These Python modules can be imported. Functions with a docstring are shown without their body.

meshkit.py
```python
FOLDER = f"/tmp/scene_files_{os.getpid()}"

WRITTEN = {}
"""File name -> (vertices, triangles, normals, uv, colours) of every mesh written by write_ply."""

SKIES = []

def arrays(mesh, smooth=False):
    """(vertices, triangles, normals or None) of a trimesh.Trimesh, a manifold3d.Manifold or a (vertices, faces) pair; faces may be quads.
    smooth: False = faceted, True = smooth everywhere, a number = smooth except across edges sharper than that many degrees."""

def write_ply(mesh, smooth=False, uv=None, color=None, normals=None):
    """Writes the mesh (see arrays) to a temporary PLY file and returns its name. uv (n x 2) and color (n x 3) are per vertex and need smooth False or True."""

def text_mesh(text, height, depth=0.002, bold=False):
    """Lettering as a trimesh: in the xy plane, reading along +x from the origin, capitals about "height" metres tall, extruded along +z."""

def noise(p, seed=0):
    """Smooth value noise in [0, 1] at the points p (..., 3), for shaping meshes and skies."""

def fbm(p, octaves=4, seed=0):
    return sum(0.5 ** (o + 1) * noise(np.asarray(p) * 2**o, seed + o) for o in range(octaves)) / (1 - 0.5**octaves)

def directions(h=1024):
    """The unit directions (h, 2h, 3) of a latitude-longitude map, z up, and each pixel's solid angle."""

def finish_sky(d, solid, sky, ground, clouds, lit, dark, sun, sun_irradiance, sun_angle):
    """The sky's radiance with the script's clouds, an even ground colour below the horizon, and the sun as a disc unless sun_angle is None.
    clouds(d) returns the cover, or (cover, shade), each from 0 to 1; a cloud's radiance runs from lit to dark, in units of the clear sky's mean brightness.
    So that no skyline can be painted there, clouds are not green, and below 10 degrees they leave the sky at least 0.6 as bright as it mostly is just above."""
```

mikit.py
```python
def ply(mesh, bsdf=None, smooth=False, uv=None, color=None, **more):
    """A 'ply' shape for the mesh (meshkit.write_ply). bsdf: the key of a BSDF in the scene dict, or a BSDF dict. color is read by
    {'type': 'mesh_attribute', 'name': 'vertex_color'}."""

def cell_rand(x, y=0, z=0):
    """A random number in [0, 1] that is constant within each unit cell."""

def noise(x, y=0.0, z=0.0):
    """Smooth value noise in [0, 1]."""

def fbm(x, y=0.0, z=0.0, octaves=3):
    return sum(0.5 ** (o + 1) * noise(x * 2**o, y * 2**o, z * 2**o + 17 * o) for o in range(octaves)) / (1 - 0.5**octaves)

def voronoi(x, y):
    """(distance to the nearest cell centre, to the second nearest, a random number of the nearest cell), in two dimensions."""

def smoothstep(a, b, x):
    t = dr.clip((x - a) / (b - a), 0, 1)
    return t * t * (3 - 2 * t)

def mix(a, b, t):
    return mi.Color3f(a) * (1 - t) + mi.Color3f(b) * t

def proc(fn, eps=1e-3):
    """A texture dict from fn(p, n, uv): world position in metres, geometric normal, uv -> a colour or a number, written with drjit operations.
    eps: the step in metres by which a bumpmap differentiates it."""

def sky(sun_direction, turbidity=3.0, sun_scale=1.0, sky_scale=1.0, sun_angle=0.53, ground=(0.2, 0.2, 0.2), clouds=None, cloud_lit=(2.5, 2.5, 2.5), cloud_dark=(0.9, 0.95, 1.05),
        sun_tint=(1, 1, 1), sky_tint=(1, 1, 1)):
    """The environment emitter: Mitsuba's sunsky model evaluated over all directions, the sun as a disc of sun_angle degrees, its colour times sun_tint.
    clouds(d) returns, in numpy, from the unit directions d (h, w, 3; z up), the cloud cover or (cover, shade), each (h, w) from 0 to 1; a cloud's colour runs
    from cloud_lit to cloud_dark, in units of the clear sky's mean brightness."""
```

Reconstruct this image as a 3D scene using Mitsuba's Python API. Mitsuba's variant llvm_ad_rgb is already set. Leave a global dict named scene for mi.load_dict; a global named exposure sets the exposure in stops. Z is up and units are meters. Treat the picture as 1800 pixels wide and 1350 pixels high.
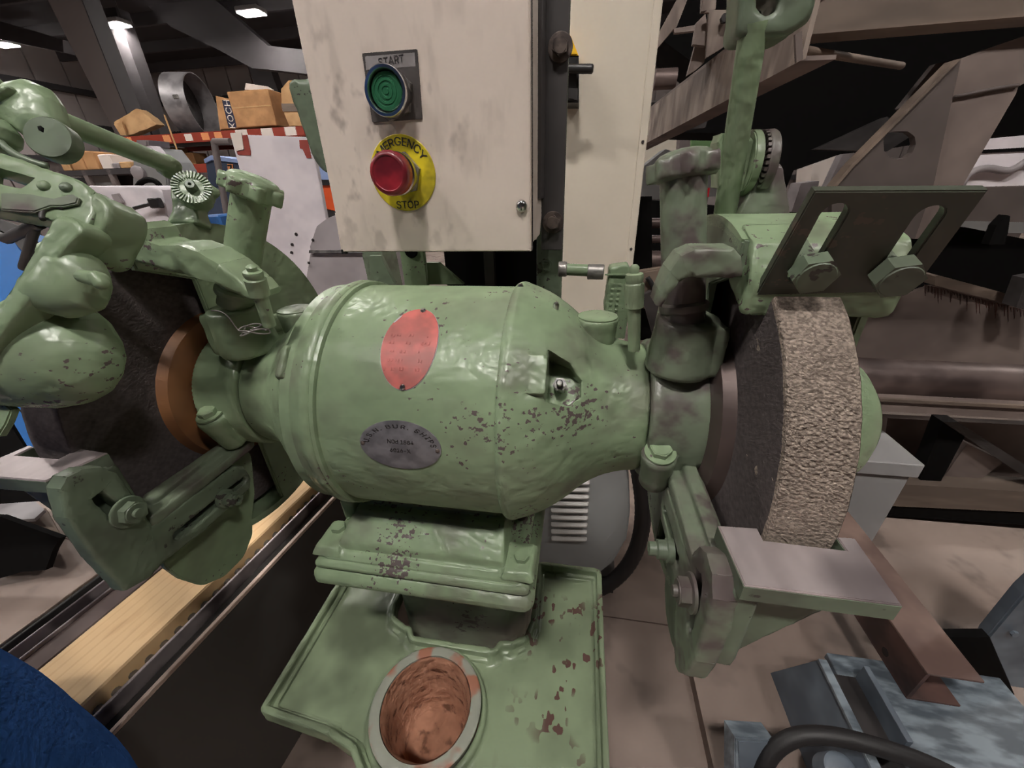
import math, random
import numpy as np, trimesh, manifold3d as m3, drjit as dr, mitsuba as mi, mikit, meshkit
from shapely.geometry import Polygon, Point, box as sbox
from shapely.ops import unary_union
from scipy import sparse

random.seed(7)
scene, labels = {}, {}
T = mi.ScalarTransform4f

# ------------------------------------------------------------------ camera, lamps, exposure
EYE = 1.18                       # height of the lens above the floor
_f = 676.0                       # focal length for an 1800 px wide frame
_d = np.array([40.0, 1305.0, _f]); _d /= np.linalg.norm(_d)
_x = np.array([4223.0, 225.0, -_f]); _x -= _x.dot(_d) * _d; _x /= np.linalg.norm(_x)
ROT = np.stack([_x, np.cross(-_d, _x), -_d])          # camera (right, down, forward) -> world
_right, _down, _fwd = ROT[:, 0], ROT[:, 1], ROT[:, 2]
_eye = np.array([0, 0, EYE])
scene['camera'] = {'type': 'perspective', 'fov': math.degrees(2 * math.atan(900 / _f)), 'fov_axis': 'x', 'near_clip': 0.02, 'far_clip': 200.0,
                   'to_world': T().look_at(origin=_eye.tolist(), target=(_eye + _fwd).tolist(), up=(-_down).tolist())}
exposure = 1.6
LAMP = 42.0                      # radiance of the high-bay lenses
LAMP_TINT = (1.0, 0.955, 0.90)
# (x, y, z) of the high-bay lamps, relative to the lens: three stand in the picture, the others hang on in the same rows
LAMPS = [(-10.2, 9.45, 3.3), (-7.0, 9.62, 3.3), (-13.9, 9.8, 3.3), (-3.6, 9.5, 3.3), (1.5, 9.5, 3.3), (6.3, 9.5, 3.3),
         (-6.9, 3.4, 3.3), (-3.6, 3.4, 3.3), (6.3, 3.4, 3.3), (-5.3, -1.2, 3.3), (-2.75, -1.2, 3.3), (-0.2, -1.2, 3.3), (2.35, -1.2, 3.3)]
POWER = [1.5] * 9 + [1.3, 1.3, 2.1, 1.2]         # strength set lamp by lamp to shape the light

# ------------------------------------------------------------------ helpers
def ray(px, py): return ROT @ np.array([px - 900.0, py - 675.0, _f])
def at(px, py, X=None, Y=None, Z=None, D=None):
    """The point of a pixel's line of sight on a plane (all lengths measured from the lens)."""
    r = ray(px, py)
    if D is not None: return r * (D / _f)
    return r * (X / r[0] if X is not None else Y / r[1] if Y is not None else Z / r[2])

def lin(r, g, b):
    c = np.array([r, g, b]) / 255.0
    return [float(v) for v in np.where(c <= 0.04045, c / 12.92, ((c + 0.055) / 1.055) ** 2.4)]

def cat(*ms):
    out = []
    for m in ms:
        if isinstance(m, (list, tuple)): out.append(cat(*m))
        else: out.append(tm(m))
    return trimesh.util.concatenate(out) if len(out) > 1 else out[0]
def tm(m):
    if isinstance(m, trimesh.Trimesh): return m
    q = m.to_mesh()
    return trimesh.Trimesh(np.array(q.vert_properties[:, :3]), np.array(q.tri_verts), process=False)
def man(m):
    if isinstance(m, m3.Manifold): return m
    m = trimesh.Trimesh(m.vertices, m.faces, process=True)
    return m3.Manifold(m3.Mesh(np.asarray(m.vertices, np.float32), np.asarray(m.faces, np.uint32)))
def cast(m, edge=0.006, it=8, lump=0.0, seed=0):
    """A casting: edges refined and relaxed, so corners come out rounded."""
    m = man(m).refine_to_length(edge)
    t = tm(m); v, f = np.array(t.vertices, float), t.faces
    n = len(v); i = np.concatenate([f[:, 0], f[:, 1], f[:, 2]]); j = np.concatenate([f[:, 1], f[:, 2], f[:, 0]])
    A = sparse.coo_matrix((np.ones(len(i)), (i, j)), (n, n)).tocsr(); A = ((A + A.T) > 0).astype(float)
    L = sparse.diags(1 / np.maximum(np.asarray(A.sum(1)).ravel(), 1)) @ A
    for _ in range(it):
        v = v + 0.55 * (L @ v - v); v = v - 0.56 * (L @ v - v)
    t = trimesh.Trimesh(v, f, process=False)
    if lump: t.vertices = v + t.vertex_normals * ((meshkit.fbm(v * 30, 3, seed) - 0.5) * lump)[:, None]
    return t

def _prep(mesh):
    m = cat(mesh).copy(); m.vertices = m.vertices + [0, 0, EYE]
    return m
def add(key, mesh, mat, smooth=30, label=None, **tag):
    base, k = key, 0
    while key in scene or key in labels and 'category' in labels[key]:
        k += 1; key = f'{base}_{k:03d}'
    scene[key] = mikit.ply(_prep(mesh), mat, smooth=smooth)
    if label or tag: labels[key] = {**({'label': label} if label else {}), **tag}
    return key
def thing(name, label, category, group=None):
    key, k = name, 0
    while key in labels:
        k += 1; key = f'{name}_{k:03d}'
    labels[key] = {'label': label, 'category': category, **({'group': group} if group else {})}
    return key
def solo(name, mesh, mat, label, category, smooth=30, group=None):
    """A thing that is one mesh."""
    return add(name, mesh, mat, smooth, label, category=category, **({'group': group} if group else {}))
def struct(name, mesh, mat, smooth=False, label=None):
    return add(name, mesh, mat, smooth, label, kind='structure')

def box(c, s, r=0.0, rot=None):
    s = np.asarray(s, float) / 2
    if r:
        r = min(r, 0.45 * 2 * s.min()); q = []
        for k in range(3):
            e = s.copy(); e[[i for i in range(3) if i != k]] -= r
            q += [e * [a, b, d] for a in (-1, 1) for b in (-1, 1) for d in (-1, 1)]
        m = trimesh.Trimesh(np.array(q)).convex_hull
    else: m = trimesh.creation.box(extents=2 * s)
    if rot is not None: m.apply_transform(np.vstack([np.hstack([np.asarray(rot), [[0], [0], [0]]]), [0, 0, 0, 1]]))
    m.apply_translation(c); return m
def span(x0, x1, y0, y1, z0, z1, r=0.0):
    return box([(x0 + x1) / 2, (y0 + y1) / 2, (z0 + z1) / 2], [abs(x1 - x0), abs(y1 - y0), abs(z1 - z0)], r)
def rz(deg):
    c, s = math.cos(math.radians(deg)), math.sin(math.radians(deg)); return np.array([[c, -s, 0], [s, c, 0], [0, 0, 1]])
def frame(axis):
    z = np.asarray(axis, float); z = z / np.linalg.norm(z)
    if z[2] > 0.999999: return np.eye(3)
    x = np.cross([0, 0, 1] if abs(z[2]) < 0.9 else [1, 0, 0], z); x /= np.linalg.norm(x)
    return np.stack([x, np.cross(z, x), z], 1)
def place(m, p, axis=(0, 0, 1), F=None):
    F = frame(axis) if F is None else F
    m = m.copy(); m.vertices = m.vertices @ F.T + np.asarray(p); return m
def lathe(profile, p=(0, 0, 0), axis=(0, 0, 1), n=72, F=None, caps=(True, True)):
    """profile: (radius, height) points from bottom to top; closed onto the axis at both ends."""
    pr = np.asarray(profile, float)
    ang = np.arange(n) * 2 * np.pi / n
    v = np.stack([pr[:, None, 0] * np.cos(ang), pr[:, None, 0] * np.sin(ang), np.broadcast_to(pr[:, 1:2], (len(pr), n))], -1).reshape(-1, 3)
    i, j = np.meshgrid(np.arange(len(pr) - 1), np.arange(n), indexing='ij')
    a, b, c, d = i * n + j, i * n + (j + 1) % n, (i + 1) * n + (j + 1) % n, (i + 1) * n + j
    f = np.concatenate([np.stack([a, b, c], -1).reshape(-1, 3), np.stack([a, c, d], -1).reshape(-1, 3)])
    k = np.arange(n); e = (len(pr) - 1) * n
    if caps[0]: f = np.vstack([f, np.stack([k * 0 + len(v), (k + 1) % n, k], 1)]); v = np.vstack([v, [[0, 0, pr[0, 1]]]])
    if caps[1]: f = np.vstack([f, np.stack([k * 0 + len(v), e + k, e + (k + 1) % n], 1)]); v = np.vstack([v, [[0, 0, pr[-1, 1]]]])
    return place(trimesh.Trimesh(v, f, process=False), p, axis, F)
FX = np.array([[0, 0, 1.0], [1, 0, 0], [0, 1, 0]])   # lathe height -> +X, angle from +Y towards +Z
AY, AZ = 0.376, -0.217                                # the grinder's spindle runs along X through here
def spin(profile_xr, n=96):
    """A body turned about the spindle: (x, radius) points from left to right."""
    return lathe([(r, x) for x, r in profile_xr], (0, AY, AZ), n=n, F=FX)
def cyl(p0, p1, r, r1=None, n=32, ch=0.0):
    p0, p1 = np.asarray(p0, float), np.asarray(p1, float); h = np.linalg.norm(p1 - p0); r1 = r if r1 is None else r1
    pr = [(r - ch, 0), (r, ch), (r1, h - ch), (r1 - ch, h)] if ch else [(r, 0), (r1, h)]
    return lathe(pr, p0, p1 - p0, n)
def sweep(pts, r, n=16, closed=False):
    p = np.asarray(pts, float); t = np.gradient(p, axis=0); t /= np.linalg.norm(t, axis=1, keepdims=True) + 1e-12
    a = frame(t[0])[:, 0]; rings = []
    for k in range(len(p)):
        a = a - a.dot(t[k]) * t[k]; a /= np.linalg.norm(a); b = np.cross(t[k], a)
        an = np.arange(n) * 2 * np.pi / n; rr = r[k] if np.ndim(r) else r
        rings.append(p[k] + rr * (np.cos(an)[:, None] * a + np.sin(an)[:, None] * b))
    v = np.vstack(rings); i, j = np.meshgrid(np.arange(len(p) - 1), np.arange(n), indexing='ij')
    q = np.stack([i * n + j, i * n + (j + 1) % n, (i + 1) * n + (j + 1) % n, (i + 1) * n + j], -1).reshape(-1, 4)
    f = np.vstack([q[:, [0, 1, 2]], q[:, [0, 2, 3]]])
    lo, hi = len(v), len(v) + 1; v = np.vstack([v, p[:1], p[-1:]]); k = np.arange(n); e = (len(p) - 1) * n
    f = np.vstack([f, np.stack([k * 0 + lo, (k + 1) % n, k], 1), np.stack([k * 0 + hi, e + k, e + (k + 1) % n], 1)])
    return trimesh.Trimesh(v, f, process=False)
def spline(pts, n=40):
    from scipy.interpolate import CubicSpline
    p = np.asarray(pts, float); t = np.r_[0, np.cumsum(np.linalg.norm(np.diff(p, axis=0), axis=1))]
    return CubicSpline(t, p)(np.linspace(0, t[-1], n))
def prism(poly, h, p=(0, 0, 0), axis=(0, 0, 1), F=None, bev=0.0):
    """A shapely polygon (or list of corners) extruded along an axis, the rims bevelled."""
    poly = poly if hasattr(poly, 'exterior') or hasattr(poly, 'geoms') else Polygon(poly)
    if not poly.is_valid: poly = poly.buffer(0)
    parts = []
    for g in getattr(poly, 'geoms', [poly]):
        cs = m3.CrossSection([np.asarray(g.exterior.coords)[:-1]] + [np.asarray(i.coords)[:-1] for i in g.interiors], m3.FillRule.EvenOdd)
        M = m3.Manifold.extrude(cs, h - 2 * bev).translate([0, 0, bev]) if bev else m3.Manifold.extrude(cs, h)
        if bev: M = M + m3.Manifold.extrude(cs.offset(-bev, m3.JoinType.Miter, 2.0), h)
        parts.append(tm(M))
    return place(cat(*parts), p, axis, F)
def slab(pts, thick, holes=(), soft=0, edge=0.006, bev=0.0, grow=0.0):
    """A plate whose face is the polygon through the points pts (in 3D); its thickness goes away from the lens."""
    P = np.asarray(pts, float); c = P.mean(0); u, s, vt = np.linalg.svd(P - c); z = vt[2]
    if z.dot(c) < 0: z = -z
    x = vt[0]; F = np.stack([x, np.cross(z, x), z], 1)
    poly = Polygon((P - c) @ F[:, :2]).buffer(0)
    for hp in holes: poly = poly.difference(Polygon((np.asarray(hp) - c) @ F[:, :2]).buffer(0))
    if grow: poly = poly.buffer(grow).buffer(-grow)
    m = prism(poly, thick, c, F=F, bev=bev)
    return cast(m, edge, soft) if soft else m
def pl(pxs, **k): return [at(a, b, **k) for a, b in pxs]
def plane(pxs, p, n):
    n, p = np.asarray(n, float), np.asarray(p, float); return [ray(a, b) * (n.dot(p) / n.dot(ray(a, b))) for a, b in pxs]
def dome(pxs, D, h, back=0.01, R=0.02, step=0.004):
    """A swelling casting: the outline lies in one plane, the face bulges out of it by h, the back by back."""
    from scipy.spatial import Delaunay
    P = np.array(pl(pxs, D=D)); c = P.mean(0); x, y, z = _right, -_down, -_fwd
    q = np.stack([(P - c) @ x, (P - c) @ y], 1)
    poly = Polygon(q).buffer(0); raw, e = poly, 0.12 * math.sqrt(poly.area); poly = raw.buffer(e).buffer(-2 * e).buffer(e)
    if poly.is_empty or poly.area < 0.8 * raw.area: poly = raw.buffer(e / 4).buffer(-e / 4)
    if hasattr(poly, 'geoms'): poly = max(poly.geoms, key=lambda g_: g_.area)
    L = poly.exterior.length; rim = np.array([poly.exterior.interpolate(L * k / 140).coords[0] for k in range(140)])
    b = poly.bounds; gx, gy = np.meshgrid(np.arange(b[0], b[2], step), np.arange(b[1], b[3], step)); gp = np.stack([gx.ravel() + 0.3 * step * (np.arange(gx.size) // gx.shape[1] % 2), gy.ravel()], 1)
    from shapely import points, distance, contains
    pt = points(gp); keep = contains(poly.buffer(-step * 0.6), pt); gp = gp[keep]; dist = distance(pt[keep], poly.exterior)
    for inset in (0.0012, 0.003):
        e = poly.buffer(-inset)
        if e.is_empty or hasattr(e, 'geoms'): continue
        e = e.exterior; gp = np.vstack([gp, [e.interpolate(e.length * k / 120).coords[0] for k in range(120)]]); dist = np.r_[dist, np.full(120, inset)]
    pts = np.vstack([rim, gp]); tt = np.r_[np.zeros(140), np.clip(dist / R, 0, 1)]; hh = np.sqrt(1 - (1 - tt) ** 2)
    tri = Delaunay(pts).simplices; cen = points(pts[tri].mean(1)); tri = tri[contains(poly, cen)]
    a = np.cross(pts[tri[:, 1]] - pts[tri[:, 0]], pts[tri[:, 2]] - pts[tri[:, 0]]); tri[a < 0] = tri[a < 0][:, ::-1]
    base = c + pts[:, :1] * x + pts[:, 1:] * y
    vf, vb = base + (hh * h)[:, None] * z, base - (hh * back)[:, None] * z; n = len(pts)
    idx = np.where(np.arange(n) < 140, np.arange(n), np.arange(n) + n)
    return trimesh.Trimesh(np.vstack([vf, vb]), np.vstack([tri, idx[tri][:, ::-1]]), process=False)
def hexhead(p, axis, r, h, spin_=0.0, washer=0.0):
    a = np.radians(60) * np.arange(6) + spin_; poly = Polygon(np.stack([r * np.cos(a), r * np.sin(a)], 1))
    top = lathe([(r * 0.84, h), (r * 0.8, h * 1.08)], n=24)
    m = [prism(poly, h, bev=0.0).copy(), top]
    if washer: m.append(lathe([(washer, -0.0005), (washer, h * 0.18), (washer * 0.92, h * 0.24)], n=28))
    return place(cat(*m), p, axis)
def union(*ms):
    out = man(ms[0])
    for m in ms[1:]: out = out + man(m)
    return out
def text(s, h, depth=0.0006, bold=False): return meshkit.text_mesh(s, h, depth, bold)
def centred(m):
    b = m.bounds; m = m.copy(); m.apply_translation([-(b[0, 0] + b[1, 0]) / 2, -(b[0, 1] + b[1, 1]) / 2, -b[0, 2]]); return m
def arc_text(s, h, R, mid, depth=0.0006, sgn=1, squash=1.0, gap=1.15):
    """Letters set one by one on an arc of radius R about the origin; mid: the angle of the middle letter."""
    ms, adv = [], []
    for ch in s:
        if ch == ' ': ms.append(None); adv.append(h * 0.5); continue
        g = text(ch, h, depth); b = g.bounds; g.apply_translation([-(b[0, 0] + b[1, 0]) / 2, 0, 0]); ms.append(g); adv.append((b[1, 0] - b[0, 0]) + h * 0.22)
    adv = np.array(adv) * gap; pos = np.cumsum(adv) - adv / 2 - adv.sum() / 2; out = []
    for g, x in zip(ms, pos):
        if g is None: continue
        a = mid - sgn * x / R; v = np.array(g.vertices); rr = R + sgn * v[:, 1] if sgn > 0 else R - v[:, 1]
        ph = a - sgn * v[:, 0] / R
        g = g.copy(); g.vertices = np.stack([rr * np.cos(ph), squash * rr * np.sin(ph), v[:, 2]], 1); out.append(g)
    return cat(*out)

# ------------------------------------------------------------------ materials
N, FB, SS = mikit.noise, mikit.fbm, mikit.smoothstep
def bsdf(name, color, rough=0.5, metallic=0.0, bump=None, bump_scale=1.0, spec=0.5, clear=0.0, eps=1e-3, **kw):
    c = color if isinstance(color, dict) else {'type': 'rgb', 'value': color} if not callable(color) else mikit.proc(color)
    r = mikit.proc(rough) if callable(rough) else rough
    b = {'type': 'principled', 'base_color': c, 'roughness': r, 'metallic': metallic, 'specular': spec, **kw}
    if clear: b.update(clearcoat=clear, clearcoat_gloss=0.7)
    if bump is not None: b = {'type': 'bumpmap', 'arbitrary': mikit.proc(bump, eps), 'scale': bump_scale, 'bsdf': b}
    scene[name] = {'type': 'twosided', 'bsdf': b}
    return name
def enamel(base, chip, amount, fine, grime=0.25, tint=None, soft=0.035):
    """Old thick enamel over a dark purple-brown primer: chips, rubbed patches, greasy stains."""
    base, chip, tint = lin(*base), lin(*chip), lin(*(tint or chip))
    def color(p, n, uv):
        region = FB(p.x * 16, p.y * 16, p.z * 16 + 3, 3); spots = FB(p.x * fine, p.y * fine + 5, p.z * fine, 4)
        cover = SS(0.0, soft, region * 0.5 + spots * 0.5 - (0.66 - amount))
        tone = 0.86 + 0.28 * FB(p.x * 60, p.y * 60, p.z * 60, 3)
        stain = SS(0.45, 0.75, FB(p.x * 24 + 9, p.y * 24, p.z * 24, 4))
        return mikit.mix(mikit.mix(base, tint, grime * stain) * tone, chip, cover)
    return color
def dents(p, n, uv):
    a = FB(p.x * 55, p.y * 55, p.z * 55, 3); b = FB(p.x * 170, p.y * 170, p.z * 170 + 4, 2)
    return a * 1.0 + 0.35 * b
GREEN, PRIMER = (120, 137, 108), (86, 75, 74)
bsdf('green_enamel', enamel(GREEN, PRIMER, 0.0, 240), 0.34, bump=dents, bump_scale=0.0022, spec=0.5, eps=4e-4)
bsdf('green_enamel_worn', enamel(GREEN, PRIMER, 0.028, 260, 0.5), 0.36, bump=dents, bump_scale=0.0026, spec=0.5, eps=4e-4)
bsdf('green_enamel_greasy', enamel((104, 114, 96), (84, 74, 73), 0.20, 60, 0.8, None, 0.20), 0.38, bump=dents, bump_scale=0.0016, spec=0.5, eps=4e-4)
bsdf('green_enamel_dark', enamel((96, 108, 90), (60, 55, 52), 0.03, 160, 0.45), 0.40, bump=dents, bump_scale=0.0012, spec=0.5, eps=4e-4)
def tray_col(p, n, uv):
    base = mikit.mix(lin(128, 142, 114), lin(84, 92, 74), dr.minimum(1.0, 0.55 + 0.9 * SS(-0.05, -0.25, p.x)) * SS(0.30, 0.66, FB(p.x * 14, p.y * 14, p.z * 14, 4)))  # stains, with the shade on the left half also painted in darker
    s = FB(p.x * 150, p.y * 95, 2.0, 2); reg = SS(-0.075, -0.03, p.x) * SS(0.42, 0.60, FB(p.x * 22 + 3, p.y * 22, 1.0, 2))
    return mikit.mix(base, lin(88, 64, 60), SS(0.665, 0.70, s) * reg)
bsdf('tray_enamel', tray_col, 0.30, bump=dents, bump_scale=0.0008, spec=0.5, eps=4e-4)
def worn_steel(p, n, uv):
    a = FB(p.x * 70, p.y * 22, p.z * 40, 3); b = FB(p.x * 18, p.y * 18, p.z * 18, 3)
    return mikit.mix(mikit.mix(lin(150, 138, 138), lin(196, 184, 184), a), lin(104, 94, 96), SS(0.48, 0.70, b))
bsdf('worn_steel', worn_steel, 0.42, 0.55, bump=dents, bump_scale=0.0006, eps=4e-4)
def grit(p, n, uv): return FB(p.x * 600, p.y * 600, p.z * 600, 3)
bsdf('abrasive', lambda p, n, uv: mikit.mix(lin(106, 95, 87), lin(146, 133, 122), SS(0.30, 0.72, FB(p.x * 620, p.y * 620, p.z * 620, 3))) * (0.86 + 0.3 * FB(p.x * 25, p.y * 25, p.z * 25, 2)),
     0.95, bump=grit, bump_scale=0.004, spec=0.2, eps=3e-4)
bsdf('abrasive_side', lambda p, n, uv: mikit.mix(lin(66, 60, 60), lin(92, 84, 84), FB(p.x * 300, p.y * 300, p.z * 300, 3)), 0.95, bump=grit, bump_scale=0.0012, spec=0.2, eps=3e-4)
bsdf('rusty_flange', lambda p, n, uv: mikit.mix(lin(126, 84, 48), lin(92, 60, 42), FB(p.x * 40, p.y * 40, p.z * 40, 3)), 0.6)
bsdf('rust', lambda p, n, uv: mikit.mix(mikit.mix(lin(132, 88, 68), lin(176, 130, 106), FB(p.x * 90, p.y * 90, p.z * 60, 3)), lin(84, 52, 40), 0.8 * SS(0.55, 0.75, FB(p.x * 80, p.y * 80, p.z * 120, 4))),
     0.9, bump=lambda p, n, uv: FB(p.x * 90, p.y * 90, p.z * 140, 4), bump_scale=0.008, spec=0.2, eps=5e-4)
bsdf('pot_rim', lambda p, n, uv: mikit.mix(lin(138, 140, 128), lin(150, 100, 80), SS(0.50, 0.68, FB(p.x * 45, p.y * 45, p.z * 45, 3))), 0.55, bump=dents, bump_scale=0.0008, eps=4e-4)
def beige_dirty(p, n, uv):
    base = mikit.mix(lin(214, 200, 190), lin(198, 184, 174), FB(p.x * 9, p.y * 9, p.z * 9, 3))
    st = SS(0.50, 0.78, FB(p.x * 60, p.y * 10, p.z * 14, 4)); near = dr.exp(-(dr.square(p.x + 0.215) / 0.008 + dr.square(p.z - 1.22) / 0.012))
    st2 = SS(0.54, 0.76, FB(p.x * 55 + 4, p.y * 10, p.z * 32, 4))
    return mikit.mix(base, lin(96, 80, 74), 0.16 * st + 0.6 * st2 * near)
bsdf('beige_box', beige_dirty, 0.42)
bsdf('beige_cabinet', lambda p, n, uv: mikit.mix(lin(206, 196, 180), lin(194, 184, 170), FB(p.x * 4, p.y * 4, p.z * 4, 3)), 0.5)
def plain(name, rgb, rough=0.5, metallic=0.0, **kw): return bsdf(name, lin(*rgb), rough, metallic, **kw)
def mottled(name, a, b, scale, rough=0.6, metallic=0.0, stretch=(1, 1, 1), bump_scale=0.0, **kw):
    sx, sy, sz = (scale * s for s in stretch)
    f = lambda p, n, uv: mikit.mix(lin(*a), lin(*b), SS(0.3, 0.7, FB(p.x * sx, p.y * sy, p.z * sz, 4)))
    return bsdf(name, f, rough, metallic, bump=(lambda p, n, uv: FB(p.x * sx * 3, p.y * sy * 3, p.z * sz * 3, 3)) if bump_scale else None, bump_scale=bump_scale, **kw)
plain('chrome', (200, 198, 196), 0.18, 1.0)
mottled('dull_zinc', (150, 146, 142), (112, 108, 106), 60, 0.4, 0.6)
plain('black_plastic', (34, 33, 34), 0.4)
plain('button_green', (36, 92, 62), 0.38)
mottled('button_red', (140, 34, 44), (96, 26, 36), 40, 0.32)
mottled('legend_yellow', (214, 194, 42), (150, 136, 40), 45, 0.4)
plain('ink', (34, 30, 30), 0.6)
mottled('plate_silver', (168, 162, 162), (138, 132, 132), 50, 0.4, 0.4)
mottled('plate_dark', (70, 64, 62), (50, 46, 46), 40, 0.5)
mottled('plate_red', (178, 92, 86), (146, 82, 76), 60, 0.42)
mottled('plate_grey', (132, 130, 134), (104, 102, 106), 80, 0.45, 0.45)
plain('post_dark', (62, 58, 58), 0.55)
mottled('rusty_bolt', (104, 92, 86), (66, 56, 54), 90, 0.6, 0.4)
mottled('brown_steel', (128, 114, 108), (98, 86, 82), 5, 0.6, bump_scale=0.002)
mottled('brown_steel_streaked', (150, 136, 126), (104, 90, 84), 9, 0.6, stretch=(2.5, 2.5, 0.6), bump_scale=0.002)
mottled('tan_steel', (126, 110, 98), (92, 80, 72), 6, 0.65, stretch=(0.5, 1, 2), bump_scale=0.001)
mottled('mill_steel', (120, 104, 100), (74, 62, 60), 7, 0.42, 0.5)
mottled('dark_steel', (58, 54, 54), (34, 31, 31), 8, 0.5)
mottled('rusty_steel', (96, 70, 64), (62, 48, 46), 14, 0.6, 0.2)
plain('void_black', (12, 11, 11), 0.8, spec=0.1)
mottled('gusset_brown', (92, 82, 79), (74, 66, 63), 5, 0.6)
mottled('bluegrey_paint', (108, 118, 128), (80, 88, 98), 8, 0.45, bump_scale=0.001)
mottled('bluegrey_scratched', (128, 138, 146), (76, 84, 92), 16, 0.4, stretch=(1, 3, 1))
plain('lightgrey_paint', (150, 148, 148), 0.45)
plain('grey_cover', (138, 140, 140), 0.36)
plain('louvre_grey', (168, 164, 160), 0.42)
plain('rubber', (30, 28, 29), 0.55)
mottled('white_paint', (226, 218, 222), (206, 198, 204), 5, 0.5)
mottled('white_cloth', (226, 218, 222), (200, 194, 200), 8, 0.8)
mottled('hood_grey', (160, 152, 154), (140, 132, 134), 6, 0.5)
mottled('cardboard', (196, 148, 102), (172, 126, 84), 7, 0.8)
mottled('cardboard_pale', (206, 166, 120), (186, 144, 100), 7, 0.8)
plain('rack_red', (150, 60, 46), 0.5)
plain('tag_orange', (226, 150, 100), 0.6)
plain('tag_white', (226, 214, 206), 0.6)
plain('tape_red', (150, 66, 58), 0.6)
plain('navy_print', (44, 44, 66), 0.7)
plain('bin_blue', (62, 72, 92), 0.5)
plain('blue_paint', (52, 104, 168), 0.45)
plain('pale_blue', (150, 170, 214), 0.5)
plain('safety_orange', (232, 92, 44), 0.5)
plain('safety_red', (190, 36, 48), 0.5)
plain('machine_green', (104, 140, 90), 0.5)
plain('machine_grey', (150, 150, 150), 0.5)
plain('cream_paint', (232, 222, 206), 0.55)
plain('column_grey', (112, 102, 100), 0.7)
plain('structure_dark', (62, 58, 60), 0.7)
plain('wall_metal', (150, 140, 138), 0.6)
plain('girt_dark', (44, 42, 44), 0.7)
plain('wall_dark', (84, 78, 76), 0.7)
bsdf('arrester_paint', enamel((62, 66, 56), (84, 72, 62), 0.02, 160, 0.3), 0.45, bump=dents, bump_scale=0.0008, eps=4e-4)
plain('roof_dark', (46, 43, 45), 0.8)
mottled('steel_drum', (158, 154, 156), (120, 116, 118), 6, 0.45, 0.3)
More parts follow.
